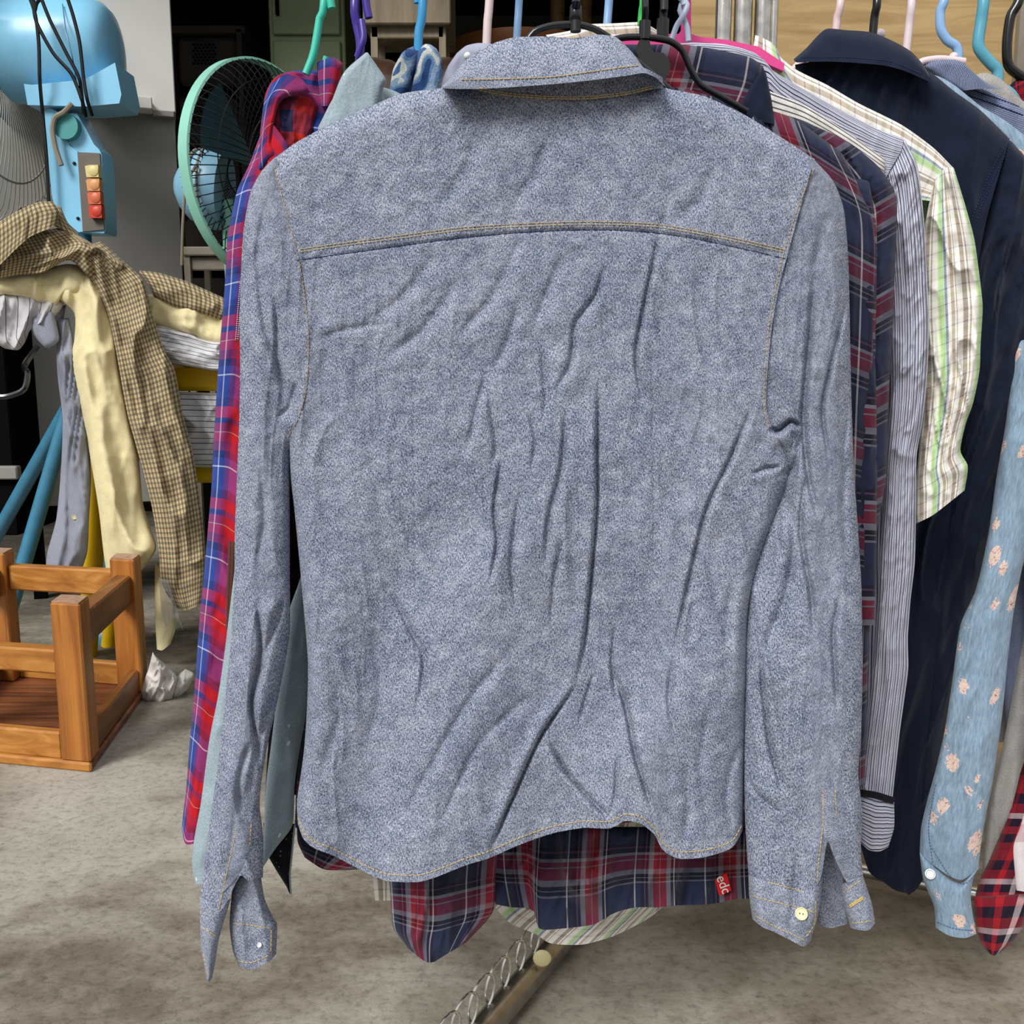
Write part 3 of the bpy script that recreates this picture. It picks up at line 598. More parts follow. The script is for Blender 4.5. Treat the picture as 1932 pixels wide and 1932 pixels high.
MB().tube([P(688, -20, .90), P(692, 15, .90), P(696, 34, .90)], .0035, 10, sub=8).build('hook_tip', M_PUR, ph)
bh = hanger('plastic_hanger', [(798, -10), (795, 40), (790, 60), (789, 110)], .98, .0042, plain('bright_blue_plastic', '#3d9fd6', .25, .5, var=.05), 'bright blue plastic hanger in the camouflage denim collar', arms=0)
MB().tube([P(786, -15, .98), P(787, 6, .98)], .003, 8).build('hook_tip', bpy.data.materials['bright_blue_plastic'], bh)
M_PINKW = plain('pale_pink_plastic', '#dccbc8', .3, .5, var=.05)
hanger('plastic_hanger', [(924, -10), (920, 40), (917, 110)], 1.03, .0043, M_PINKW, 'pale pink-white plastic hanger just behind the chambray collar', arms=0)
M_BABY = plain('baby_blue_plastic', '#8db5e0', .3, .5, var=.05)
hanger('plastic_hanger', [(980, -10), (977, 40), (974, 90)], 1.08, .004, M_BABY, 'baby blue plastic hanger beside the brown table edge, behind the chambray collar', arms=0)
hanger('plastic_hanger', [(1150, -10), (1146, 40), (1142, 80)], 1.12, .0045, M_BABY, 'baby blue plastic hanger between the brown column and the black hangers', arms=0)
dh = hanger('wire_hanger', [(1087, -20), (1087, 6), (1086, 20)], .79, .0034, M_BLKP, 'glossy black hanger inside the chambray shirt collar', arms=0)
MB().tube([P(1086, 9, .79), P(1086, 12, .79), P(1086, 38, .79), P(1086, 42, .79)], [.0035, .0044, .0046, .0036], 14).build('collar_clip', M_BLKP, dh)
MB().tube([P(990, 85, .79), P(1008, 60, .79), P(1040, 49, .79), P(1085, 46, .79), P(1120, 54, .79), P(1150, 72, .79), P(1200, 115, .80), P(1300, 200, .80)], .0026, 10, sub=40).build('arm', M_BLKP, dh)
MB().tube([P(990, 85, .79), P(900, 160, .80), P(760, 210, .80)], .0026, 10, sub=20).build('arm', M_BLKP, dh)
MB().tube([P(1086, 40, .785), P(1086, 60, .785)], .004, 12).build('swivel', M_BLKM, dh)
kh = hanger('wire_hanger', [(1217, -10), (1217, 30), (1216, 42)], .865, .0028, M_BLKP, 'black hanger with a hanging round tag in front of the maroon plaid collar', arms=0)
MB().tube([P(1217, 40, .865), P(1216, 75, .865)], .0048, 12).build('collar_clip', M_BLKP, kh)
MB().tube([P(1130, 100, .865), P(1165, 73, .865), P(1215, 70, .865), P(1262, 77, .865), P(1287, 95, .865), P(1303, 130, .865), P(1322, 160, .865), P(1360, 182, .865), P(1410, 210, .865)], .0028, 10, sub=50).build('arm', M_BLKP, kh)
mb = MB(); ol = []
for a in range(0, 360, 12):
    t = math.radians(a); ol.append((1238+27*math.cos(t), 124+28*math.sin(t)))
mb.prism(ol, .862, .0022)
MB().prism([(1206, 76), (1212, 74), (1226, 76), (1228, 90), (1234, 98), (1252, 100), (1262, 112), (1265, 125), (1262, 140), (1254, 150), (1240, 150), (1210, 118), (1198, 95)], .862, .0022).build('tag', M_BLKM, kh, sm=False)
h3 = hanger('wire_hanger', [(1253, -10), (1252, 20), (1251, 38)], .905, .0036, M_BLKM, 'second black hanger stem close behind the one with the tag', arms=0)
MB().tube([P(1251, 36, .905), P(1250, 72, .905)], .0052, 12).build('collar_clip', M_BLKP, h3)
hanger('plastic_hanger', [(1214, -10), (1211, 20), (1209, 48)], 1.0, .0035, plain('grass_green_plastic', '#43c458', .3, .5), 'thin grass green hanger stem behind the black hangers', arms=0)
M_PINK = plain('hot_pink_plastic', '#e2488f', .35, .5, var=.06)
pk = thing('plastic_hanger', P(1296, 60, .985), 'wide hot pink plastic hanger behind the striped shirt collar', 'hanger')
MB().prism([(1288, -60), (1304, -60), (1304, 64), (1320, 69), (1370, 75), (1432, 88), (1480, 120), (1478, 134), (1420, 108), (1360, 94), (1300, 86), (1240, 84), (1150, 84), (1150, 68), (1240, 64), (1280, 64), (1287, 55)], .985, .008).build('body', M_PINK, pk)
MB().tube([P(1296, -58, .989), Vector((P(1296, -58, .989).x, 1.14, 1.44)), Vector((P(1296, -58, .989).x-.015, 1.16, 1.463))], .005, 10, sub=16).build('hook', M_PINK, pk)
M_TW = plain('pale_ice_plastic', '#b9c6dc', .3, .5, var=.05)
tw = hanger('wire_hanger', [(1288, -20), (1291, 0), (1282, 14), (1287, 30), (1296, 50), (1299, 78)], .96, .0026, M_TW, 'ice blue coated wire hanger with a twisted neck', arms=0)
MB().tube([P(1276, -10, .958), P(1296, 8, .955), P(1290, 28, .955), P(1277, 48, .958), P(1267, 76, .96)], .0026, 10, sub=24).build('twisted_wire', M_TW, tw)
hanger('plastic_hanger', [(1586, -10), (1580, 30), (1576, 70)], 1.10, .0042, plain('blush_plastic', '#dfc4c2', .3, .5, var=.05), 'blush pink hanger stem at the top of the navy collar', arms=.06, drop=.05)
hanger('plastic_hanger', [(1655, -10), (1650, 30), (1646, 75)], 1.13, .0044, M_BLKP, 'glossy black hanger stem between two pink ones over the navy collar', arms=0)
M_PK2 = plain('light_pink_plastic', '#e0cdd0', .3, .5, var=.05)
p2 = hanger('plastic_hanger', [(1720, -10), (1716, 40), (1710, 95), (1706, 125)], 1.17, .0045, M_PK2, 'light pink hanger stem behind the back edge of the navy collar', arms=0)
MB().tube([P(1722, 130, 1.18), P(1740, 116, 1.18), P(1775, 111, 1.18), P(1820, 116, 1.18)], .004, 10, sub=14).build('arm', M_PK2, p2)
hanger('plastic_hanger', [(1782, -12), (1774, 20), (1775, 55), (1788, 77), (1803, 86), (1808, 100), (1806, 130)], 1.22, .0053, M_BABY, 'baby blue hanger with a crooked neck above the blue twill collar', arms=.05, drop=.06)
hanger('plastic_hanger', [(1857, -12), (1851, 40), (1846, 88), (1870, 120), (1882, 132), (1882, 160)], 1.27, .0068, plain('teal_translucent_plastic', '#5ba3b8', .3, .5, var=.08), 'thick teal hanger with a bent neck beside the grey collar', arms=.05, drop=.06)
hanger('plastic_hanger', [(1925, -12), (1907, 30), (1900, 80), (1902, 122), (1920, 140), (1950, 158)], 1.31, .006, M_BLKP, 'thick black bent hanger above the red and black flannel', arms=0)
for (x, y, Y, r) in ((1660, 62, 1.135, .0055),): pass
MB().ball(P(1799, 108, 1.21), .0055).build('knob', M_PK2, p2); MB().ball(P(1661, 64, 1.16), .0055).build('knob', M_PK2, p2)
# ------------------------------------------------------------------ shirts behind, to the right
def shirt(name, px, py, Y, label): return thing(name, P(px, py, Y), label, 'shirt')
pl = shirt('plaid_shirt', 1200, 1750, .9, 'maroon, navy and grey plaid shirt hanging directly behind the chambray shirt')
TLp = [(700, 230), (640, 420), (600, 800), (590, 1200), (562, 1450), (556, 1560)]
patch('torso', TLp, [(1590, 290), (1650, 420), (1652, 600), (1645, 800), (1640, 1000), (1632, 1200), (1560, 1400), (1500, 1560)], M_PLAID, pl, (.885, .90), [(900, 180), (1200, 150), (1420, 200), (1500, 225)], [(600, 1585), (700, 1590), (930, 1592), (1200, 1550), (1400, 1560)], th=.014, w=40, res=6, amp=.004, seed=5, sy=260)
patch('sleeve', [(1475, 226), (1540, 300), (1590, 420), (1600, 600), (1600, 800), (1605, 1000), (1612, 1200), (1610, 1400), (1610, 1490)], [(1500, 222), (1590, 262), (1655, 312), (1690, 365), (1692, 430), (1688, 520), (1684, 640), (1676, 760), (1672, 900), (1655, 1000), (1650, 1100), (1640, 1200), (1632, 1480)], M_PLAID, pl, (.905, .90), None, None, th=.013, w=34, res=4, amp=.003, seed=6, sx=30, sy=90, uvo=(.05, 0))
patch('sleeve', [(1560, 330), (1585, 450), (1595, 650), (1600, 900), (1600, 1180)], [(1640, 340), (1655, 450), (1652, 650), (1655, 900), (1650, 1180)], M_PLAIDB, pl, (.888, .892), None, None, th=.008, w=20, res=4, amp=.002, seed=8, sx=30, sy=90)
patch('collar', [(1170, 84), (1150, 140), (1140, 190)], [(1440, 126), (1435, 170), (1415, 215)], M_PLAID, pl, .893, [(1230, 84), (1290, 84), (1360, 95), (1415, 108)], [(1220, 200), (1300, 200), (1370, 210)], th=.012, w=22, res=4, amp=.0015, seed=7)
patch('collar', [(1440, 128), (1415, 165), (1392, 208)], [(1446, 140), (1456, 190), (1462, 235)], M_NAVY, pl, .875, None, [(1420, 225)], th=.004, w=12, res=4, amp=.0008)
# tail hanging below the chambray hem
plY = .9
patch('shirt_tail', [(730, 1600), (736, 1680), (742, 1750), (765, 1785)], [(945, 1560), (935, 1650), (930, 1720), (880, 1778)], M_PLAID, pl, .885, [(830, 1580)], [(800, 1813), (818, 1815), (840, 1802)], th=.012, w=30, res=4, amp=.011, seed=15, sx=60, sy=200, uvo=(.02, .03))
patch('shirt_tail', [(920, 1560), (925, 1650), (935, 1706)], [(1425, 1560), (1425, 1640), (1428, 1694)], M_PLAID, pl, .895, None, [(965, 1712), (1005, 1716), (1018, 1752), (1060, 1752), (1120, 1744), (1160, 1722), (1200, 1712), (1240, 1712), (1280, 1708), (1340, 1706), (1380, 1698)], th=.011, w=24, res=4, amp=.012, seed=17, sx=50, sy=180, key='plt')
patch('shirt_tail', [(560, 1560), (562, 1590), (575, 1618)], [(740, 1600), (720, 1635), (650, 1642)], M_PLAID, pl, .90, None, [(610, 1640)], th=.008, w=20, res=5, amp=.003, seed=18)
tb = bvh('plt')
lab = MB().prism([(1349, 1661), (1371, 1647), (1380, 1680), (1357, 1690)], .872, .0015).build('brand_tab', plain('red_tab', '#c81e22', .6, .2, var=.05), pl, sm=False)
fc_ = bpy.data.curves.new('lettering', 'FONT'); fc_.body = 'edc'; fc_.size = .0135; fc_.extrude = .0002; fc_.align_x = 'CENTER'; fc_.align_y = 'CENTER'
tmp = bpy.data.objects.new('tmp', fc_); COL.objects.link(tmp); bpy.context.view_layer.update()
me = bpy.data.meshes.new_from_object(tmp.evaluated_get(bpy.context.evaluated_depsgraph_get())); bpy.data.objects.remove(tmp)
lt = bpy.data.objects.new('lettering', me); COL.objects.link(lt); me.materials.clear(); me.materials.append(plain('white_thread', '#dcdcd8', .7, .2)); lt.parent = lab
Ml = Matrix.Translation(P(1365, 1669, .8712)-wloc(lab)) @ Matrix.Rotation(math.radians(90), 4, 'X') @ Matrix.Rotation(math.radians(-68), 4, 'Z')
lt.matrix_local = Ml
# striped shirt
st = shirt('striped_shirt', 1680, 1600, .96, 'white shirt with thin navy stripes, its turned-up cuff edged in black')
patch('yoke', [(1262, 84), (1300, 100), (1330, 200), (1380, 330)], [(1705, 262), (1700, 285), (1680, 320), (1665, 350)], M_STRH, st, .958, [(1310, 80), (1370, 84), (1425, 100), (1450, 128), (1520, 170), (1600, 215), (1660, 245)], [(1450, 350), (1560, 360)], th=.014, w=26, rr=0, rb=0, res=4, amp=.001, seed=25, cr=.0006)
patch('facing', [(1452, 172), (1450, 205), (1480, 240)], [(1670, 300), (1668, 325), (1660, 345)], M_STRF, st, .938, [(1520, 200), (1600, 250)], [(1540, 255), (1610, 300)], th=.003, w=10, res=4, amp=.001, rt=1)
patch('torso', [(1380, 300), (1400, 700), (1420, 1200), (1450, 1580)], [(1665, 320), (1690, 500), (1680, 900), (1672, 1300), (1640, 1560)], M_STRV, st, (.965, .975), None, None, th=.012, w=30, res=8, amp=.003, seed=26)
patch('sleeve', [(1665, 345), (1672, 450), (1678, 600), (1680, 750), (1672, 860), (1668, 950), (1660, 1040), (1655, 1150), (1648, 1250), (1640, 1340), (1630, 1420), (1622, 1500)],
      [(1706, 262), (1730, 310), (1740, 380), (1748, 480), (1753, 600), (1750, 700), (1742, 790), (1730, 860), (1728, 960), (1726, 1060), (1718, 1135), (1713, 1200), (1714, 1260), (1706, 1320), (1698, 1380), (1691, 1440), (1684, 1506)], M_STRV, st, (.955, .95), [(1685, 300)], None, th=.014, w=34, res=3.4, amp=.0045, seed=27, sx=22, sy=90, ang=12, cr=.0015, key='str')
patch('cuff', [(1620, 1496), (1621, 1550), (1624, 1590)], [(1687, 1512), (1687, 1560), (1676, 1598)], M_STRH, st, .94, [(1655, 1506)], [(1640, 1604), (1660, 1606)], th=.012, w=22, res=3.4, amp=.0015, seed=28)
MB().tube([P(1620, 1496, .927), P(1650, 1500, .925), P(1686, 1511, .927)], .0038, 8, sub=12, flat=.4).build('cuff_band', M_BLACKC, st)
stitch('str', [[(1668, 335), (1690, 300), (1702, 268)], [(1662, 328), (1684, 294), (1697, 262)]], M_NAVYT, st, step=6, fill=.9, r=.0005)
# green plaid short-sleeved shirt
gr = shirt('checked_shirt', 1750, 980, 1.02, 'white short-sleeved shirt checked in lime green, taupe and blue')
patch('yoke', [(1425, 75), (1440, 180), (1500, 300)], [(1800, 318), (1790, 350), (1760, 380)], M_GRNB, gr, 1.018, [(1450, 88), (1500, 130), (1560, 160), (1620, 195), (1700, 235), (1760, 278)], [(1600, 330), (1700, 370)], th=.014, w=26, rr=0, res=4, amp=.0015, seed=35, cr=.0008)
patch('torso', [(1150, 120), (1120, 600), (1050, 1200), (1010, 1600), (925, 1700)], [(1760, 300), (1725, 600), (1690, 900), (1640, 1200), (1400, 1550), (1262, 1702)], M_GRN, gr, (1.03, 1.02), None, [(960, 1740), (1010, 1762), (1040, 1780), (1100, 1782), (1160, 1765), (1220, 1735)], th=.014, w=30, res=8, amp=.004, seed=36)
patch('shirt_tail', [(700, 1600), (703, 1650), (708, 1699)], [(745, 1600), (745, 1650), (742, 1699)], M_GRN, gr, .985, None, None, th=.006, w=15, res=4, amp=.002)
patch('sleeve', [(1762, 330), (1742, 450), (1735, 600), (1742, 720), (1735, 830), (1728, 920), (1728, 988)], [(1800, 318), (1822, 390), (1838, 450), (1848, 520), (1854, 580), (1850, 650), (1848, 700), (1836, 760), (1822, 800), (1812, 850), (1826, 880), (1820, 925)], M_GRN, gr, (1.01, .985), [(1785, 315)], [(1760, 972), (1795, 945)], th=.018, w=34, res=3.2, amp=.009, seed=37, sx=36, sy=110, ang=-14, cr=.003)
patch('collar', [(1425, 66), (1420, 90), (1405, 110)], [(1466, 92), (1480, 130), (1500, 160)], M_GRN, gr, 1.0, [(1440, 72), (1455, 80)], [(1440, 130)], th=.006, w=14, res=4, amp=.0015, seed=38)
patch('collar', [(1030, 66), (1040, 80), (1060, 100)], [(1246, 62), (1250, 75), (1250, 95)], M_GRNB, gr, 1.03, [(1075, 58), (1110, 46), (1160, 44), (1210, 42), (1232, 52)], None, th=.01, w=16, res=4, amp=.0015, seed=39, rl=.3)
# navy shirt
nv_ = shirt('navy_shirt', 1690, 1680, 1.1, 'plain dark navy cotton shirt with a broad turned-down collar')
patch('torso', [(1500, 122), (1530, 400), (1600, 800), (1640, 1100), (1640, 1400), (1622, 1590)], [(1905, 262), (1860, 420), (1830, 600), (1800, 900), (1770, 1200), (1740, 1500), (1745, 1655)], M_NAVY, nv_, (1.085, 1.15), [(1560, 112), (1660, 108), (1745, 130), (1800, 172), (1850, 208)], [(1640, 1645), (1668, 1665), (1690, 1680), (1722, 1684)], th=.014, w=34, rr=0, res=6, amp=.006, seed=45, sx=34, sy=260, ang=8, key='nav')
patch('sleeve', [(1900, 262), (1858, 420), (1828, 600), (1800, 850), (1740, 1100), (1715, 1300), (1690, 1500), (1695, 1600)], [(1910, 268), (1945, 330), (1950, 600), (1905, 800), (1872, 1000), (1822, 1180), (1780, 1400), (1750, 1600)], M_NAVY, nv_, (1.09, 1.17), None, [(1715, 1690)], th=.018, w=40, res=5, amp=.008, seed=46, sx=30, sy=200, ang=10, cr=.002, key='nav')
patch('collar', [(1497, 112), (1500, 116), (1504, 118)], [(1752, 140), (1755, 148), (1757, 156)], M_NAVY, nv_, lambda x, y: 1.078-.012*ss(60, 140, y), [(1520, 92), (1545, 65), (1562, 54), (1600, 57), (1645, 61), (1690, 80), (1720, 98), (1742, 122)], [(1560, 116), (1620, 119), (1670, 124), (1710, 135)], th=.018, w=24, rl=0, rr=0, res=3.4, amp=.0012, seed=47, key='navc')
stitch('navc', [[(1510, 108), (1600, 108), (1680, 116), (1740, 140)]], M_NAVYT, nv_, step=6, r=.0004)
stitch('nav', [[(1900, 275), (1870, 330), (1845, 390), (1835, 420)]], M_NAVYT, nv_, step=6, r=.0005, offs=(-6, 3))
# floral denim shirt
fl = shirt('floral_denim_shirt', 1800, 1760, 1.1, 'light blue denim shirt printed with cream and red flowers')
patch('torso', [(1700, 130), (1760, 300), (1820, 600), (1900, 900), (1935, 1100), (1940, 1450)], [(1990, 300), (2010, 500), (2020, 700), (2030, 900), (2030, 1100), (2030, 1450)], M_FLOR, fl, 1.15, [(1765, 142), (1800, 160), (1850, 200), (1900, 230)], None, th=.012, w=24, res=8, amp=.003)
patch('sleeve', [(1925, 520), (1912, 640), (1900, 780), (1880, 900), (1866, 1000), (1842, 1110), (1812, 1180), (1796, 1290), (1782, 1380), (1766, 1450), (1752, 1500), (1738, 1560), (1735, 1610)], [(2010, 420), (2000, 700), (1960, 900), (1935, 1040), (1915, 1140), (1902, 1240), (1893, 1330), (1884, 1400), (1872, 1480), (1860, 1540), (1850, 1600), (1846, 1640)], M_FLOR, fl, (1.12, 1.06), None, [(1758, 1630), (1790, 1652), (1815, 1660)], th=.018, w=36, res=3.6, amp=.004, seed=55, sx=36, sy=260, ang=6, key='flo')
patch('cuff', [(1735, 1608), (1742, 1660), (1762, 1710), (1765, 1750)], [(1847, 1635), (1836, 1660), (1832, 1700), (1842, 1762)], M_FLOR, fl, 1.052, [(1758, 1628), (1790, 1656), (1815, 1664)], [(1790, 1765), (1820, 1770)], th=.018, w=26, res=3.6, amp=.002, seed=56, key='flo')
stitch('flo', [[(1765, 1480), (1752, 1560), (1760, 1630)], [(1758, 1600), (1790, 1650), (1818, 1668), (1840, 1650)], [(1768, 1740), (1800, 1752), (1838, 1756)]], plain('denim_thread', '#4c6a92', .8, .1), fl, step=6, fill=.8, r=.0006)
disc_at(bvh('flo'), 1755, 1649, .0058, M_SNAP, fl, 'snap_button', holes=False)
# blue twill shirt, grey shirt, red flannel
tws = shirt('twill_shirt', 1840, 1250, 1.2, 'blue and white diagonal twill shirt behind the navy one, double seam on the shoulder')
patch('torso', [(1740, 120), (1800, 300), (1860, 700), (1890, 1250), (1905, 1420)], [(1975, 230), (2000, 500), (2000, 900), (1990, 1250), (1985, 1420)], M_TWILL, tws, 1.205, [(1750, 114), (1820, 150), (1870, 172), (1930, 205)], None, th=.014, w=24, res=6, amp=.003, key='twl')
patch('collar', [(1740, 124), (1770, 150), (1810, 172)], [(1838, 138), (1860, 155), (1885, 168)], M_TWILL, tws, 1.183, [(1762, 112), (1800, 110), (1815, 116)], [(1845, 168)], th=.01, w=16, res=3.4, amp=.001)
stitch('twl', [[(1835, 170), (1880, 185), (1932, 205)], [(1820, 178), (1880, 198), (1932, 218)], [(1800, 160), (1830, 155)]], M_NAVYT, tws, step=5, fill=.8, r=.0008)
gy = shirt('grey_shirt', 1900, 1600, 1.27, 'pale grey melange shirt, its collar showing below the teal hanger')
patch('torso', [(1838, 142), (1850, 300), (1880, 600), (1895, 1100), (1845, 1400)], [(2000, 230), (2010, 500), (2010, 900), (2000, 1400)], M_GREYC, gy, 1.262, [(1860, 137), (1890, 150), (1930, 190)], None, th=.012, w=22, res=8, amp=.003)
patch('sleeve', [(1935, 1000), (1926, 1200), (1905, 1340), (1885, 1440), (1866, 1520), (1856, 1600), (1850, 1700)], [(2000, 1000), (1990, 1250), (1940, 1400), (1915, 1500), (1895, 1580), (1885, 1640), (1870, 1700)], M_GREYC, gy, (1.22, 1.15), None, None, th=.014, w=26, res=5, amp=.004, seed=60)
rf = shirt('flannel_shirt', 1900, 1790, 1.3, 'red and black checked flannel shirt with white bands, last on the rail')
patch('torso', [(1898, 168), (1905, 300), (1960, 900), (1965, 1420)], [(2040, 200), (2060, 500), (2062, 900), (2060, 1420)], M_RFLAN, rf, 1.315, [(1915, 152), (1940, 142), (1980, 150)], None, th=.012, w=22, res=8, amp=.003)
patch('sleeve', [(1960, 1350), (1918, 1480), (1895, 1550), (1868, 1620), (1848, 1660), (1838, 1700)], [(2060, 1350), (2050, 1500), (2010, 1600), (1975, 1700)], M_RFLANW, rf, (1.26, 1.10), None, None, th=.018, w=30, rb=0, res=4, amp=.003, seed=62)
patch('cuff', [(1836, 1692), (1840, 1735), (1848, 1772), (1862, 1795)], [(1960, 1685), (1935, 1740), (1910, 1778), (1888, 1796)], M_RFLANW, rf, 1.08, None, [(1874, 1803)], th=.014, w=22, res=4, amp=.002, seed=63)
patch('shirt_tail', [(1942, 1500), (1925, 1560), (1912, 1600), (1918, 1680)], [(2000, 1480), (1990, 1600), (1980, 1690)], plaid('pink_white_flannel', .1, [(0, '#d9cfcf'), (.3, '#c98088'), (.5, '#d9cfcf'), (.8, '#8a2030')], .1, [(0, '#dcd4d4'), (.35, '#b98089'), (.6, '#dcd4d4')], 500), rf, 1.06, None, None, th=.004, w=14, res=5, amp=.002)
# ------------------------------------------------------------------ shirts behind, to the left
fa = shirt('flannel_shirt', 480, 1590, .95, 'blue and red plaid flannel shirt hanging nearest the chair piled with clothes')
patch('sleeve', [(492, 250), (470, 310), (448, 358), (436, 410), (428, 460), (424, 540), (415, 650), (408, 750), (402, 850), (398, 930), (391, 1010), (385, 1080), (378, 1150), (372, 1230), (365, 1330), (357, 1410), (352, 1480), (345, 1540), (343, 1565)], [(560, 300), (560, 500), (552, 700), (540, 900), (520, 1100), (492, 1250), (452, 1400), (420, 1500), (388, 1572)], M_FLAN, fa, (.935, .915), [(515, 235)], [(350, 1592), (370, 1590)], th=.015, w=30, rt=0, res=4, amp=.004, seed=65, sx=30, sy=150, key='fla')
patch('torso', [(494, 240), (500, 215), (512, 300), (520, 600), (560, 1000), (575, 1300)], [(660, 160), (700, 300), (760, 600), (760, 1000), (740, 1300)], M_FLAN, fa, .955, [(500, 180), (520, 145), (560, 133), (625, 136)], None, th=.014, w=26, rt=.5, res=6, amp=.003, seed=66, key='fla')
patch('sleeve_head', [(486, 330), (490, 260), (497, 200), (510, 160)], [(530, 290), (512, 262), (530, 190), (585, 175)], M_FLAN, fa, .925, None, [(540, 140), (570, 150)], th=.008, w=16, res=4, amp=.001, seed=67)
patch('lining', [(512, 200), (498, 225), (508, 262), (520, 290)], [(600, 200), (592, 230), (585, 270), (570, 300)], M_FLANIN, fa, .938, [(530, 182), (560, 178), (585, 185)], None, th=.008, w=18, res=4, amp=.006, seed=68, sx=24, sy=60)
patch('collar', [(598, 118), (600, 150), (606, 200)], [(648, 120), (640, 155), (625, 200)], M_FLAN, fa, .935, [(612, 112), (630, 108)], None, th=.009, w=14, res=4, amp=.002, seed=69)
stitch('fla', [[(487, 345), (470, 430), (455, 540), (447, 640)]], plain('white_flannel_thread', '#c7c7d8', .8, .1), fa, step=5, fill=.7, r=.0007, offs=(-2, 2))
dt = shirt('dotted_shirt', 470, 1660, .9, 'pale grey-blue shirt with tiny white dots, black dotted lining inside its cuff')
patch('sleeve', [(470, 850), (452, 1000), (437, 1120), (425, 1220), (412, 1310), (396, 1390), (386, 1460), (378, 1520), (366, 1585), (362, 1630), (368, 1668)], [(540, 850), (530, 1100), (510, 1300), (480, 1450), (450, 1550), (420, 1620), (400, 1668)], M_DOT, dt, (.87, .86), None, None, th=.012, w=24, res=4, amp=.003, seed=71, sy=150)
patch('sleeve', [(572, 1075), (560, 1110), (546, 1150), (538, 1200), (524, 1300), (512, 1400), (502, 1480), (498, 1560), (494, 1640)], [(592, 1080), (592, 1180), (586, 1300), (568, 1400), (556, 1480), (552, 1556), (520, 1600)], M_DOT, dt, (.868, .862), None, None, th=.012, w=22, res=4, amp=.003, seed=72, sy=150, key='dot')
patch('cuff_lining', [(497, 1552), (499, 1600), (520, 1640), (540, 1672), (546, 1686)], [(556, 1554), (552, 1600), (548, 1650), (549, 1686)], M_BDOT, dt, .875, None, None, th=.004, w=10, res=4, amp=.002, seed=73)
MB().tube([P(556, 1556, .869), P(551, 1610, .869), P(547, 1650, .869), P(549, 1686, .869)], .0009, 6, sub=16).build('cuff_edge', M_DOT, dt)
MB().tube([P(536, 1330, .853), P(549, 1352, .853), P(548, 1380, .853), P(530, 1385, .853)], .0006, 6, sub=16).build('seam', M_NAVYT, dt)
patch('torso', [(600, 240), (600, 500), (610, 800), (620, 1000)], [(800, 240), (820, 500), (820, 800), (800, 1000)], M_DOT, dt, .905, [(640, 170), (700, 160), (760, 180)], None, th=.012, w=24, res=8, amp=.002)
patch('collar', [(690, 99), (650, 135), (630, 180), (612, 235), (610, 250)], [(694, 99), (712, 125), (728, 150), (722, 170), (716, 200)], M_DOT, dt, .878, None, [(650, 235), (690, 205)], th=.01, w=16, rb=0, res=3.4, amp=.001, seed=74, key='dotc')
patch('collar_stand', [(655, 180), (640, 215), (630, 250)], [(718, 165), (728, 190), (735, 220)], M_DOT, dt, .892, None, None, th=.008, w=14, res=4, amp=.001)
bk = shirt('black_shirt', 560, 1300, .93, 'black shirt showing as a dark strip between the chambray sleeve and body')
patch('torso', [(520, 840), (520, 1000), (518, 1200), (500, 1500)], [(640, 840), (640, 1000), (640, 1200), (620, 1500)], M_BLACKC, bk, .915, None, None, th=.01, w=20, res=7, amp=.003)
bw = thing('corduroy_jacket', P(436, 1180, .89), 'brown corduroy sleeve edge beside the blue and red flannel sleeve', 'jacket')
patch('sleeve', [(431, 1022), (429, 1080), (427, 1130), (426, 1190)], [(480, 1022), (478, 1080), (470, 1130), (460, 1190)], M_BROWNC, bw, .895, None, None, th=.006, w=12, res=4, amp=.001)
ca = shirt('camouflage_shirt', 790, 400, .98, 'blue and white camouflage denim shirt, only its open collar showing')
patch('torso', [(700, 215), (700, 400), (700, 600)], [(880, 215), (880, 400), (880, 600)], M_CAMO, ca, .985, [(730, 190), (800, 175)], None, th=.012, w=20, res=8, amp=.002)
patch('collar', [(758, 100), (742, 130), (736, 165), (733, 190)], [(790, 96), (786, 130), (772, 165), (765, 195)], M_CAMO, ca, .965, [(770, 92)], None, th=.01, w=14, res=3.4, amp=.003, seed=77)
patch('collar', [(788, 100), (785, 125), (778, 160), (770, 195)], [(824, 92), (835, 115), (836, 140), (826, 190)], M_CAMO, ca, .960, [(800, 84), (812, 84)], None, th=.01, w=14, res=3.4, amp=.002, seed=78, key='cam', uvo=(.1, 0))
patch('collar_lining', [(768, 92), (766, 110), (768, 180)], [(808, 86), (806, 110), (800, 180)], M_CAMO, ca, .982, [(785, 86)], None, th=.006, w=14, res=3.4, amp=.001)
li = shirt('lilac_shirt', 900, 400, 1.03, 'pale lilac-grey shirt with a small pearl on its collar')
patch('torso', [(800, 200), (800, 400), (800, 600)], [(1000, 200), (1000, 400), (1000, 600)], M_LILAC, li, 1.03, [(840, 170), (900, 150)], None, th=.012, w=20, res=8, amp=.002)
patch('collar', [(862, 100), (845, 125), (836, 150), (830, 175)], [(935, 84), (935, 105), (930, 140), (930, 175)], M_LILAC, li, 1.005, [(880, 86), (905, 81)], None, th=.012, w=18, res=3.4, amp=.001)
MB().ball(P(882, 106, .985), .0037).build('pearl_button', M_PEARL, li)
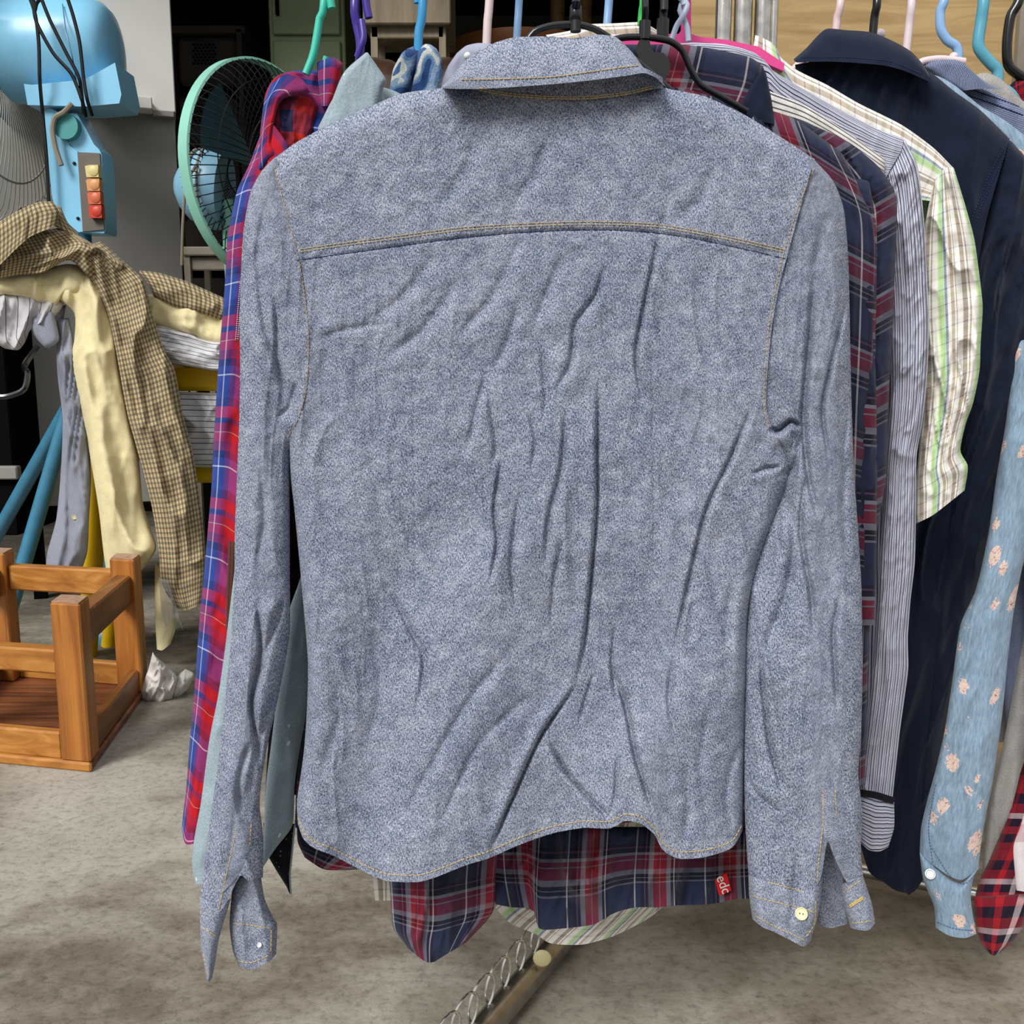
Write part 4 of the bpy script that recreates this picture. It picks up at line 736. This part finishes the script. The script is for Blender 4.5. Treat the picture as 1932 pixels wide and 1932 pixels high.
# ------------------------------------------------------------------ upturned stool
FR = G(172, 1457); BR = G(281, 1303); FL = G(-40, 1436)
dpt = (BR-FR); Ldep = dpt.length; ey = dpt.normalized(); ex = Vector((ey.y, -ey.x, 0))   # ex points to the stool's far side
ang = math.atan2(ey.y, ey.x)-math.pi/2
fx = (FL-FR); fx.z = 0; fx.normalize(); fx = fx*1.0
MS = Matrix(((-fx.x, ey.x, 0, FR.x), (-fx.y, ey.y, 0, FR.y), (0, 0, 1, 0), (0, 0, 0, 1)))     # local x grows to the right, y deep; FR is the origin
Hs = P(165, 1140, FR.y).z; wl = .066; Wd = .42; dl = Ldep
st_ = thing('wooden_stool', FR, 'teak wooden stool lying upside down on the concrete, legs in the air', 'stool')
def lbox(nm, x0, x1, y0, y1, z0, z1, mat): return MB().box(x0, x1, y0, y1, z0, z1, M=MS, b=.004).build(nm, mat, st_, sm=False)
lbox('seat', -Wd, 0, 0, dl, 0, .018, M_WS); 
lbox('seat_edge', -Wd, .001, -.004, .012, 0, .02, M_WX)
for x0, y0 in ((-wl, 0), (-wl, dl-wl), (-Wd, 0), (-Wd, dl-wl)):
    lg = lbox('leg', x0, x0+wl, y0, y0+wl, .0185, Hs, M_WV)
    MB().box(x0+.003, x0+wl-.003, y0+.003, y0+wl-.003, Hs, Hs+.0015, M=MS).build('end_grain', M_END, lg, sm=False)
lbox('apron', -Wd+wl, -wl, .006, .03, .018, .075, M_WX); lbox('apron', -Wd+wl, -wl, dl-.03, dl-.006, .018, .075, M_WX)
lbox('apron', -.03, -.006, wl, dl-wl, .018, .075, M_WY); lbox('apron', -Wd+.006, -Wd+.03, wl, dl-wl, .018, .075, M_WY)
zs = P(100, 1255, FR.y).z
lbox('stretcher', -Wd+wl, -wl, .012, .05, zs-.028, zs+.022, M_WX)
lbox('stretcher', -Wd+wl, -wl, dl-.05, dl-.015, zs+.028, zs+.09, M_WX)
lbox('stretcher', -.052, -.012, wl, dl-wl, zs+.015, zs+.085, M_WY); lbox('stretcher', -Wd+.012, -Wd+.052, wl, dl-wl, zs+.015, zs+.085, M_WY)
# tissue on the floor
tis = thing('crumpled_tissue', G(312, 1322), 'crumpled white paper tissue lying on the floor by the stool corner', 'tissue')
Yt = G(312, 1325).y
patch('sheet', [(288, 1230), (280, 1262), (266, 1300), (268, 1322)], [(296, 1240), (322, 1262), (334, 1280), (325, 1318)], M_PAPER, tis, lambda x, y: Yt+.03-.0*y, None, [(290, 1330), (315, 1326)], th=.03, w=30, res=1.8, amp=.016, seed=81, sx=26, sy=50, ang=20, cr=.016, rb=1)
patch('sheet', [(320, 1290), (315, 1305), (310, 1322)], [(350, 1262), (366, 1272), (355, 1300)], M_PAPER, tis, Yt+.05, [(338, 1272)], [(335, 1318)], th=.022, w=24, res=1.8, amp=.014, seed=83, sx=22, sy=40, cr=.014, rb=1)
# ------------------------------------------------------------------ chair with clothes
YC = 2.52
yc = thing('yellow_chair', Vector((P(220, 1240, YC).x, YC+.1, 0)), 'bright yellow chair frame buried under draped clothes', 'chair')
MB().pbox(150, 686, 470, 738, YC+.03, .05, b=.012).build('backrest', M_YEL, yc)
MB().pbox(330, 672, 470, 690, YC-.01, .12, b=.008).build('back_rim', M_YEL, yc)
MB().pbox(300, 872, 470, 912, YC+.06, .05, b=.012).build('seat_rail', M_YEL, yc)
zb = YC+.04
for pts, r in (([P(195, 740, zb), P(186, 900, zb+.02), P(172, 1120, zb+.05)], .026),):
    q = pts[-1]; dz = (pts[-1]-pts[1]).normalized(); k = q.z/-dz.z; MB().tube(pts+[q+dz*k], r, 14).build('leg', M_YEL, yc)
q0 = P(262, 740, zb+.1); q1 = P(208, 1200, zb+.16); dz = (q1-q0).normalized(); MB().tube([q0, q1, q1+dz*(q1.z/-dz.z)], .022, 14).build('leg', M_YEL, yc)
q0 = P(440, 700, zb+.03); MB().tube([q0, Vector((q0.x+.05, q0.y, 0))], .02, 12).build('leg', M_YEL, yc)
q0 = P(460, 700, zb+.2); MB().tube([q0, Vector((q0.x+.05, q0.y, 0))], .02, 12).build('leg', M_YEL, yc)
cloth_items = 'clothes draped over the yellow chair'
def garment(name, label, cat='shirt'): return thing(name, P(200, 1100, YC-.05), label, cat, None)
gg = garment('gingham_shirt', 'brown and cream gingham shirt on top of the clothes on the yellow chair')
patch('collar', [(-20, 430), (-20, 470), (-20, 520)], [(100, 380), (112, 400), (108, 425)], M_GING, gg, 2.36, [(30, 400), (70, 382)], [(30, 470), (60, 445)], th=.02, w=22, res=3.4, amp=.006, seed=84)
patch('collar_stand', [(92, 385), (100, 400), (100, 425)], [(115, 390), (125, 415), (150, 450)], M_GING, gg, 2.40, None, None, th=.02, w=18, res=3.4, amp=.008, seed=85)
patch('body', [(-20, 470), (-20, 500), (-20, 530)], [(190, 470), (240, 505), (200, 545)], M_GING, gg, 2.42, [(40, 445), (110, 430), (150, 445)], [(30, 520), (80, 515), (130, 490), (165, 520)], th=.05, w=34, res=3.4, amp=.02, seed=86, sx=30, sy=70, ang=60, rb=.6)
patch('sleeve', [(125, 480), (150, 500), (180, 540), (205, 600), (222, 680), (240, 780), (262, 860), (285, 950), (298, 1030), (305, 1100), (330, 1146)], [(190, 455), (230, 490), (270, 530), (290, 600), (310, 660), (330, 700), (345, 780), (365, 860), (378, 950), (385, 1010), (388, 1080), (380, 1140)], M_GING, gg, (2.42, 2.44), None, [(350, 1152)], th=.045, w=36, res=3, amp=.02, seed=87, sx=34, sy=190, ang=-14, cr=.005)
patch('sleeve', [(260, 510), (275, 530), (290, 560)], [(440, 570), (440, 590), (430, 610)], M_GING, gg, 2.47, [(300, 515), (350, 530), (400, 552)], [(330, 580), (380, 592)], th=.03, w=24, res=3.4, amp=.012, seed=88, sx=40, sy=40, ang=70, rb=1)
yg = garment('yellow_shirt', 'pale yellow cotton shirt under the gingham one, sleeve hanging to the stool')
patch('body', [(-20, 505), (-20, 530), (-20, 555)], [(150, 500), (180, 530), (170, 560)], M_YELC, yg, 2.46, [(40, 515), (90, 505), (125, 498)], [(40, 560), (100, 580), (120, 560)], th=.04, w=26, res=4, amp=.012, seed=90, rb=.8)
patch('sleeve', [(105, 560), (140, 590), (140, 640), (132, 680), (150, 760), (168, 850), (186, 960), (195, 1040), (205, 1110)], [(140, 500), (180, 530), (210, 600), (225, 700), (245, 800), (262, 870), (270, 950), (285, 1000), (293, 1040), (240, 1110)], M_YELC, yg, (2.455, 2.46), None, None, th=.045, w=32, res=3.4, amp=.02, seed=91, sx=44, sy=240, ang=-10, cr=.004)
patch('body', [(250, 556), (262, 590), (275, 610)], [(440, 590), (440, 630), (440, 655)], M_YELC, yg, 2.50, [(320, 556), (380, 568)], [(350, 632), (400, 650)], th=.035, w=26, res=4, amp=.01, seed=92, sx=50, sy=40, rb=1)
patch('shirt_tail', [(292, 1060), (292, 1150), (296, 1225)], [(330, 1100), (332, 1180), (322, 1215)], M_YELC, yg, 2.50, None, [(306, 1227)], th=.015, w=16, res=4, amp=.006)
wg = garment('striped_shirt', 'white shirt with sparse black lines bunched beneath the yellow one')
patch('body', [(-20, 555), (-20, 600), (-15, 640), (10, 658)], [(115, 560), (120, 575), (100, 600), (60, 600)], M_WSTR, wg, 2.47, [(40, 548), (90, 560)], [(35, 660), (50, 640)], th=.045, w=34, res=3.4, amp=.02, seed=93, sx=34, sy=80, ang=20, rb=.7)
patch('cuff', [(58, 600), (62, 630), (84, 655)], [(100, 585), (112, 640), (92, 658)], M_GSTR, wg, 2.44, [(80, 585)], None, th=.02, w=16, res=3.4, amp=.006, seed=94, rb=1)
patch('body', [(262, 606), (280, 650), (300, 682)], [(440, 640), (440, 670), (440, 700)], M_WSTRH, wg, 2.495, [(340, 622), (400, 640)], [(380, 696), (400, 700)], th=.035, w=26, res=3.4, amp=.014, seed=95, sx=60, sy=26, ang=14, rb=1)
patch('body', [(300, 738), (320, 800), (335, 865), (350, 880)], [(440, 742), (440, 800), (440, 850), (440, 884)], M_WSTRH, wg, 2.56, None, None, th=.035, w=26, res=4, amp=.014, seed=96, sx=50, sy=60, ang=40, rb=.7)
gy2 = garment('pinstripe_shirt', 'grey-blue pinstriped shirt sleeve with a cream button hanging by the blue tubes')
patch('sleeve', [(104, 600), (108, 700), (118, 800), (114, 900), (106, 980), (90, 1040), (86, 1075)], [(130, 600), (150, 700), (166, 820), (172, 900), (168, 980), (165, 1040), (150, 1088)], M_GSTR, gy2, (2.48, 2.47), None, [(120, 1088), (140, 1092)], th=.035, w=26, res=3.4, amp=.014, seed=97, sx=24, sy=150, cr=.003, key='gs')
disc_at(bvh('gs'), 140, 976, .006, M_CREAMB, gy2, holes=False)
patch('body', [(60, 590), (70, 600), (90, 620)], [(125, 575), (120, 600), (110, 640)], M_GSTR, gy2, 2.50, None, None, th=.03, w=20, res=4, amp=.01, seed=98)
fb = thing('plastic_bag', P(325, 1160, 2.4), 'scrap of clear plastic film hanging beside the stool leg', 'plastic film')
patch('film', [(300, 1090), (304, 1150), (312, 1185)], [(318, 1095), (335, 1150), (346, 1190)], M_FILM, fb, 2.40, None, [(330, 1165)], th=.01, w=14, res=4, amp=.012, sx=12, sy=30)
# blue tubes
tb_ = thing('tubular_stand', Vector((P(60, 1000, 2.7).x, 2.8, 0)), 'blue painted tubular stand, slanting legs behind the upturned stool', 'stand')
a = P(122, 800, 2.62); e1 = G(-10, 1250); MB().tube([a+(a-e1)*.06, a, e1], .020, 16).build('leg', M_BLUED, tb_)
a = P(122, 782, 2.72); e1 = G(-94, 1165); MB().tube([a+(a-e1)*.06, a, e1], .020, 16).build('leg', M_BLUED, tb_)
# black object at the left margin
sp_ = thing('shelf_rack', Vector((P(-60, 900, 2.3).x, 2.3, 0)), 'dark metal shelf unit at the margin beside the white cabinet', 'shelf')
MB().pbox(-160, 420, 12, 1010, 2.95, .3).build('side_panel', M_HOLE, sp_)
MB().pbox(-160, 880, 32, 905, 2.92, .03).build('shelf', M_CABG, sp_)
MB().tube([P(-30, 745, 2.3), P(10, 748, 2.3), P(45, 735, 2.3), P(52, 705, 2.32), P(46, 690, 2.35), P(70, 655, 2.42)], .007, 8, sub=30).build('bent_tube', M_BLKP, tb_)
# ------------------------------------------------------------------ blue fan
YF = 2.74
fan = thing('pedestal_fan', Vector((P(150, 440, YF).x, YF+.1, 0)), 'sky blue pedestal fan with grey wire guard and four push buttons', 'fan')
def px2m(p, Y): return p/FPX*Y/CP
mb = MB(); c = P(95, 98, YF+.12); r = px2m(92, YF)
L0 = P(12, 98, YF+.12).x; L1 = P(222, 98, YF+.12).x; prof = []
for t, k in ((0, .88), (.04, .97), (.3, 1.0), (.62, 1.0), (.80, .97), (.90, .90), (.96, .76), (.99, .5), (1.0, .05)): prof.append((r*k, L0+(L1-L0)*t))
mb.lathe(prof, 40, Matrix.Translation((0, c.y, c.z)) @ Matrix.Rotation(math.radians(90), 4, 'Y'), sq=.9)
mb.v = [tuple(v) for v in mb.v]
mh_ = mb.build('motor_housing', M_BLUE, fan)
MB().prism([(45, 158), (60, 160), (160, 150), (217, 118), (229, 178), (225, 195), (160, 201), (52, 198)], YF-.02, .13).build('housing_skirt', M_BLUE, fan)
MB().tube([P(118+10*math.sin(0), 8, YF+.02), P(125, 60, YF-.035), P(137, 110, YF-.042), P(143, 150, YF-.03)], .0015, 6, sub=20).build('housing_seam', M_BLUED, fan)
# control column
MB().prism([(84, 210), (96, 205), (110, 212), (118, 226), (124, 260), (132, 275), (146, 285), (147, 300), (156, 437), (148, 438), (106, 402), (98, 370), (90, 290)], YF, .09).build('control_column', M_BLUE, fan)
MB().prism([(118, 214), (145, 214), (160, 240), (177, 272), (187, 282), (192, 292), (199, 434), (196, 440), (155, 439), (145, 286), (130, 270), (120, 240)], YF+.004, .08).build('control_column', M_BLUE, fan)
MB().prism([(146, 287), (188, 289), (196, 433), (156, 437)], YF-.002, .006).build('button_panel', M_TAUPE, fan, sm=False)
for (x0, y0, x1, y1, cn) in ((160, 311, 185, 334, '#d9c98a'), (162, 337, 187, 360, '#d99a62'), (164, 362, 189, 385, '#d06a45'), (166, 387, 191, 411, '#c8412c')):
    m_ = plain('button_'+cn[1:], cn, .4, .4, var=.05); b_ = MB().prism([(x0, y0+2), (x0+9, y0), (x1, y0), (x1+1, y1), (x0+9, y1), (x0+3, y1)], YF-.022, .022).build('push_button', m_, fan, sm=False); b_['label'] = {'d': 'square push button'}['d'] + {'#d9c98a': ', cream', '#d99a62': ', light orange', '#d06a45': ', dark orange', '#c8412c': ', red'}[cn]
    MB().lathe([(.012, 0), (.013, .002), (.010, .0035)], 16, Matrix.Translation(P((x0+x1)/2+4, (y0+y1)/2, YF-.0215)) @ Matrix.Rotation(math.radians(90), 4, 'X')).build('finger_dimple', m_, b_)
MB().lathe([(.034, 0), (.034, .03)], 28, Matrix.Translation(P(132, 242, YF+.01)) @ Matrix.Rotation(math.radians(90), 4, 'X')).build('tilt_knob', M_TEAL, fan)
for x, y in ((140, 308), (147, 412)): MB().ball(P(x, y, YF-.002), .0045).build('screw', M_BLKM, fan)
q = P(160, 440, YF+.06); MB().tube([q+Vector((0, 0, .05)), Vector((q.x, q.y, .05))], .017, 16).build('pole', M_BLUED, fan)
MB().lathe([(.075, 0), (.075, .015), (.065, .035), (.03, .05)], 36, Matrix.Translation((q.x, q.y, 0))).build('base', M_BLUED, fan)
mb = MB()
for pts in ([(50, -20), (66, 25), (73, 80), (75, 150), (80, 210), (88, 300), (93, 400)], [(62, -10), (68, 40), (100, 100), (135, 140), (155, 190), (162, 220)], [(75, -10), (95, 40), (125, 100), (150, 150), (158, 215)], [(125, -10), (138, 30), (150, 80), (158, 150), (165, 190), (174, 218)], [(66, 20), (70, 5), (85, -10)]):
    mb.tube([P(x, y, YF-.055 if y < 200 else YF-.03) for x, y in pts], .0048, 8, sub=30)
mb.build('power_cord', M_BLKP, fan)
MB().tube([P(136, 196, YF-.03), P(120, 212, YF-.03), P(104, 222, YF-.03), P(99, 245, YF-.03), P(105, 280, YF-.03), P(116, 312, YF-.03)], .007, 8, sub=30).build('cloth_tie', M_CORD, fan)
# wire guard seen from behind: radial wires bending over the rim
cz = P(0, 120, YF+.12).z; cx_ = P(-14, 100, YF+.12).x; cy_ = YF+.12; Rg = px2m(290, YF)
mb = MB()
for k in range(84):
    t = 2*math.pi*k/84; s_, c_ = math.sin(t), math.cos(t)
    f = lambda rr, dx: Vector((cx_+dx, cy_+rr*c_, cz+rr*s_))
    mb.tube([f(.07, .035), f(Rg*.55, .035), f(Rg*.88, .010), f(Rg*.98, -.03), f(Rg, -.085)], .0017, 5, sub=16)
mb.build('guard', M_WIRE, fan)
for rr, dx in ((Rg, -.085), (Rg*.985, -.04), (Rg*.72, .026)):
    MB().tube([Vector((cx_+dx, cy_+rr*math.cos(t), cz+rr*math.sin(t))) for t in np.linspace(0, 2*math.pi, 72, endpoint=False)], .003, 8, True).build('guard_ring', M_WIRE, fan)
hubp = Vector((cx_-.05, cy_, cz))
for k in range(3):
    bl = MB(); a0 = k*2.094
    V = []; F = []
    for i in range(10):
        for j in range(5):
            rr = .05+(Rg*.85-.05)*i/9; aa = a0+(j/4-.5)*(.9-.2*i/9); V.append(hubp+Vector((-.05+(j/4)*.05, rr*math.cos(aa), rr*math.sin(aa))))
    F = [(i*5+j, i*5+j+1, i*5+j+6, i*5+j+5) for i in range(9) for j in range(4)]
    bl.add(V, F).build('blade', M_BLUED, fan)
MB().lathe([(.05, 0), (.045, .05), (.02, .07)], 24, Matrix.Translation(hubp) @ Matrix.Rotation(math.radians(-90), 4, 'Y')).build('hub', M_BLUED, fan)
# ------------------------------------------------------------------ mint fan
YM = 2.5
f2 = thing('pedestal_fan', Vector((P(480, 500, YM).x, YM, 0)), 'small pedestal fan with a mint green rim and pale blue motor', 'fan')
cc = P(498, 328, YM+.06); Rm = px2m(196, YM); yaw = math.radians(62)
ax = Vector((math.sin(yaw), -math.cos(yaw), 0)); sdn = Vector((math.cos(yaw), math.sin(yaw), 0))
mb = MB(); V = []; F = []; nn_ = 80
for k in range(nn_):
    t = 2*math.pi*k/nn_; rad = sdn*math.cos(t)+Vector((0, 0, math.sin(t)))
    for d_, r_ in ((-.014, Rm), (.014, Rm), (.016, Rm-.006), (-.016, Rm-.006)): V.append(cc+rad*r_+ax*d_)
for k in range(nn_):
    for j in range(4): F.append((k*4+j, k*4+(j+1) % 4, ((k+1) % nn_)*4+(j+1) % 4, ((k+1) % nn_)*4+j))
mb.add(V, F).build('rim', M_MINT, f2)
for sgn, nm in ((1, 'front_guard'), (-1, 'rear_guard')):
    mb = MB()
    for k in range(72):
        t = 2*math.pi*k/72; rad = sdn*math.cos(t)+Vector((0, 0, math.sin(t)))
        mb.tube([cc+rad*Rm*.18+ax*sgn*.075, cc+rad*Rm*.6+ax*sgn*.07, cc+rad*Rm*.88+ax*sgn*.045, cc+rad*Rm*.99+ax*sgn*.012], .0013, 4, sub=10)
    for rr in (.18, .5, .8): mb.tube([cc+(sdn*math.cos(t)+Vector((0, 0, math.sin(t))))*Rm*rr+ax*sgn*(.075 if rr < .6 else .056) for t in np.linspace(0, 2*math.pi, 60, endpoint=False)], .0016, 5, True)
    mb.build(nm, M_BWIRE, f2)
MR = Matrix.Translation(cc-ax*.09) @ (-ax).to_track_quat('Z', 'Y').to_matrix().to_4x4()
mo = P(410, 358, YM+.05)
MR = Matrix.Translation(mo) @ Vector((-1, 0, .12)).to_track_quat('Z', 'Y').to_matrix().to_4x4()
rm = px2m(72, YM)
MB().lathe([(rm*.95, -.02), (rm, .0), (rm*.97, .03), (rm*.82, .06), (rm*.6, .083), (rm*.3, .10), (rm*.05, .108)], 32, MR).build('motor_housing', M_LBLU, f2)
mb = MB()
for dx in (.022, .045):
    mb.tube([MR @ Vector((rm*1.02*math.cos(t)*(1-dx*2.2), rm*1.02*math.sin(t)*(1-dx*2.2), dx+.006*math.sin(t*2))) for t in np.linspace(0, 2*math.pi, 40, endpoint=False)], .0035, 7, True)
mb.tube([P(372, 310, YM-.05), P(352, 345, YM-.07), P(345, 420, YM-.06), P(343, 500, YM-.03)], .0035, 7, sub=20)
mb.build('power_cord', M_CORD, f2)
for k in range(3):
    bl = MB(); V = []
    for i in range(9):
        for j in range(5):
            rr = .03+(Rm*.85-.03)*i/8; aa = k*2.094+.5+(j/4-.5)*.9; V.append(cc+(sdn*math.cos(aa)+Vector((0, 0, math.sin(aa))))*rr+ax*(-.015+.03*j/4))
    bl.add(V, [(i*5+j, i*5+j+1, i*5+j+6, i*5+j+5) for i in range(8) for j in range(4)]).build('blade', plain('smoked_blade', '#2f4a50', .3, .5), f2)
q = P(432, 470, YM+.05); MB().tube([q+Vector((0, 0, .12)), Vector((q.x+.02, q.y, .04))], .016, 14).build('pole', M_MINT, f2)
MB().lathe([(.15, 0), (.15, .015), (.12, .03), (.02, .045)], 32, Matrix.Translation((q.x+.02, q.y, 0))).build('base', M_MINT, f2)
# ------------------------------------------------------------------ furniture in the dark
YB = 3.25
cb = thing('white_cabinet', Vector((P(230, 500, YB).x, YB+.2, 0)), 'tall white laminate cabinet standing behind the blue fan', 'cabinet')
xR = P(334, 300, YB).x; xL = P(-150, 300, YB).x; zsp = P(300, 212, YB).z; zb_ = P(100, 945, YB).z
RC = Matrix.Translation((xR, YB, 0)) @ Matrix.Rotation(math.radians(19), 4, 'Z') @ Matrix.Translation((-xR, -YB, 0)); MB().box(xL+.25, xR, YB+.03, YB+.45, zb_, zsp, M=RC, b=.002).build('lower_body', M_CABG, cb, sm=False)
MB().box(xL+.25, P(326, 100, YB).x, YB, YB+.45, zsp, 2.3, M=RC, b=.003).build('upper_body', M_CAB, cb, sm=False)
MB().box(P(175, 200, YB).x, P(290, 200, YB).x, YB-.07, YB, P(200, 219, YB).z, P(200, 196, YB).z, M=RC, b=.003).build('ledge', M_CAB, cb, sm=False)
MB().box(P(290, 200, YB).x, P(328, 200, YB).x, YB-.005, YB+.12, P(200, 222, YB).z, zsp+.002, M=RC, b=.002).build('bracket', M_CABG, cb, sm=False)
for xx in (xL+.3, xR-.05):
    MB().box(xx-.02, xx+.02, YB+.2, YB+.24, 0, zb_, M=RC).build('leg', M_HOLE, cb, sm=False)
dr = thing('drawer_tower', Vector((P(400, 300, 4.1).x, 4.2, 0)), 'dark grey plastic drawer tower with perforated fronts in the gloom', 'drawers')
MB().pbox(300, 47, 462, 62, 4.1, .4).build('top', M_SHAD, dr); xa = P(318, 200, 4.1).x; xb = P(461, 200, 4.1).x
MB().box(xa, xa+.02, 4.1, 4.5, 0, P(0, 55, 4.1).z).build('side', M_SHAD, dr); MB().box(xb-.02, xb, 4.1, 4.5, 0, P(0, 55, 4.1).z).build('side', M_SHAD, dr)
for y0 in (68, 182, 296, 410, 524, 638):
    d_ = MB().pbox(332, y0, 450, y0+92, 4.12, .3, b=.02).build('drawer', M_SHAD, dr)
    if y0 < 300:
        mb = MB()
        for i in range(6):
            for j in range(7):
                mb.pbox(363+i*7.5+(j % 2)*3.5, y0+14+j*6, 367+i*7.5+(j % 2)*3.5, y0+17.5+j*6, 4.116, .006, b=0)
        tag(mb.build('perforations', M_HOLE, d_, sm=False), kind='stuff')
lk = thing('metal_locker', Vector((P(580, 100, 3.7).x, 3.9, 0)), 'olive green steel locker with two doors in the dark back of the garage', 'locker')
xa = P(508, 60, 3.7).x; xb = P(651, 60, 3.7).x; zt = 2.35
MB().box(xa, xb, 3.7, 4.1, 0, zt, b=.004).build('body', M_OLIVE, lk, sm=False)
for z0, z1 in ((P(0, 70, 3.7).z+.005, zt-.02), (P(0, 260, 3.7).z, P(0, 76, 3.7).z-.005)):
    d_ = MB().box(xa+.015, xb-.015, 3.685, 3.7, z0, z1, b=.004).build('door', M_OLIVE, lk, sm=False)
    MB().box(xa+.03, xa+.042, 3.67, 3.685, z0+(.06 if z0 > 1.5 else (z1-z0)*.55), z0+(.06 if z0 > 1.5 else (z1-z0)*.55)+.08, b=.003).build('handle', M_HOLE, d_)
wd = thing('wooden_dresser', Vector((P(765, 40, 3.3).x, 3.4, 0)), 'pale wooden box unit on a stool frame behind the camouflage shirt', 'dresser')
MB().box(P(684, 20, 3.3).x, P(850, 20, 3.3).x, 3.3, 3.6, P(0, 45, 3.3).z, 2.2, b=.004).build('body', M_TANW, wd, sm=False)
MB().pbox(699, 48, 838, 72, 3.33, .03).build('apron', M_TANW, wd)
for x0 in (699, 828):
    q = P(x0, 60, 3.33).x
    for yy in (3.33, 3.52): MB().box(q, q+.022, yy, yy+.022, 0, P(0, 48, 3.33).z).build('leg', M_TANW, wd, sm=False)
sf = thing('leather_sofa', Vector((P(760, 200, 2.85).x, 3.0, 0)), 'dark brown leather sofa back wrapped in plastic behind the hangers', 'sofa')
q0 = P(618, 120, 2.9); q1 = P(905, 120, 2.9); ztp = P(700, 92, 2.9).z
V = []; F = []; nx, ns = 40, 16
for i in range(nx+1):
    u = i/nx; hh = ztp-.05*(abs(2*u-1)**6)*3+.012*math.sin(u*9)+.006*random.random()
    for j in range(ns+1):
        t = math.pi*j/ns; V.append((q0.x+(q1.x-q0.x)*u, 3.02-.14*math.cos(t)+.008*random.random(), hh-.12+.12*math.sin(t)))
    V.append((q0.x+(q1.x-q0.x)*u, 3.16, .02)); V.append((q0.x+(q1.x-q0.x)*u, 2.88, .02))
m_ = ns+3
for i in range(nx):
    for j in range(m_): F.append((i*m_+j, i*m_+(j+1) % m_, (i+1)*m_+(j+1) % m_, (i+1)*m_+j))
F.append(tuple(range(m_))); F.append(tuple(nx*m_+k for k in range(m_))[::-1])
link('backrest', V, F, M_LEATH, sf)
rt_ = thing('round_table', Vector((P(950, 60, 3.5).x, 3.7, 0)), 'brown round wooden table top behind the chambray collar', 'table')
q = P(985, 62, 3.55); MB().lathe([(.28, -.055), (.30, -.03), (.30, 0), (.29, .004)], 40, Matrix.Translation((q.x, q.y+.3, q.z+.02))).build('tabletop', plain('brown_veneer', '#8f5c36', .4, .4), rt_)
MB().tube([(q.x, q.y+.3, 0), (q.x, q.y+.3, q.z-.03)], .05, 20).build('pedestal', M_HOLE, rt_)
for i, x in enumerate((1052, 1103)):
    q = P(x, 20, 4.3); o = MB().tube([(q.x, q.y, 0), (q.x, q.y, 2.6)], .03, 16).build('cardboard_tube', wood('brown_tube_%d' % i, '#76582f', '#8f6c3c', '#a27d4a'))
    tag(o, ('brown upright tube just left of the black collar clip', 'brown upright tube just right of the black collar clip')[i], 'tube')
db = MB().box(P(860, 20, 4.6).x, P(1140, 20, 4.6).x, 4.6, 4.9, 0, 2.3).build('storage_box', plain('charcoal_board', '#45433f', .8, .2, var=.2, sc=5), sm=False)
tag(db, 'tall charcoal storage box deep behind the brown round table', 'box')
ws = thing('side_stool', Vector((P(390, 560, 2.95).x, 3.0, 0)), 'small greyed wooden stool in shadow below the mint fan', 'stool')
MB().pbox(343, 465, 470, 482, 2.95, .25).build('seat', M_GWOOD, ws); MB().pbox(352, 484, 460, 510, 2.97, .02).build('apron', M_GWOOD, ws)
for x0 in (347, 452):
    q = P(x0, 500, 2.96).x
    for yy in (2.96, 3.15): MB().box(q, q+.018, yy, yy+.018, 0, P(0, 482, 2.96).z).build('leg', M_GWOOD, ws, sm=False)
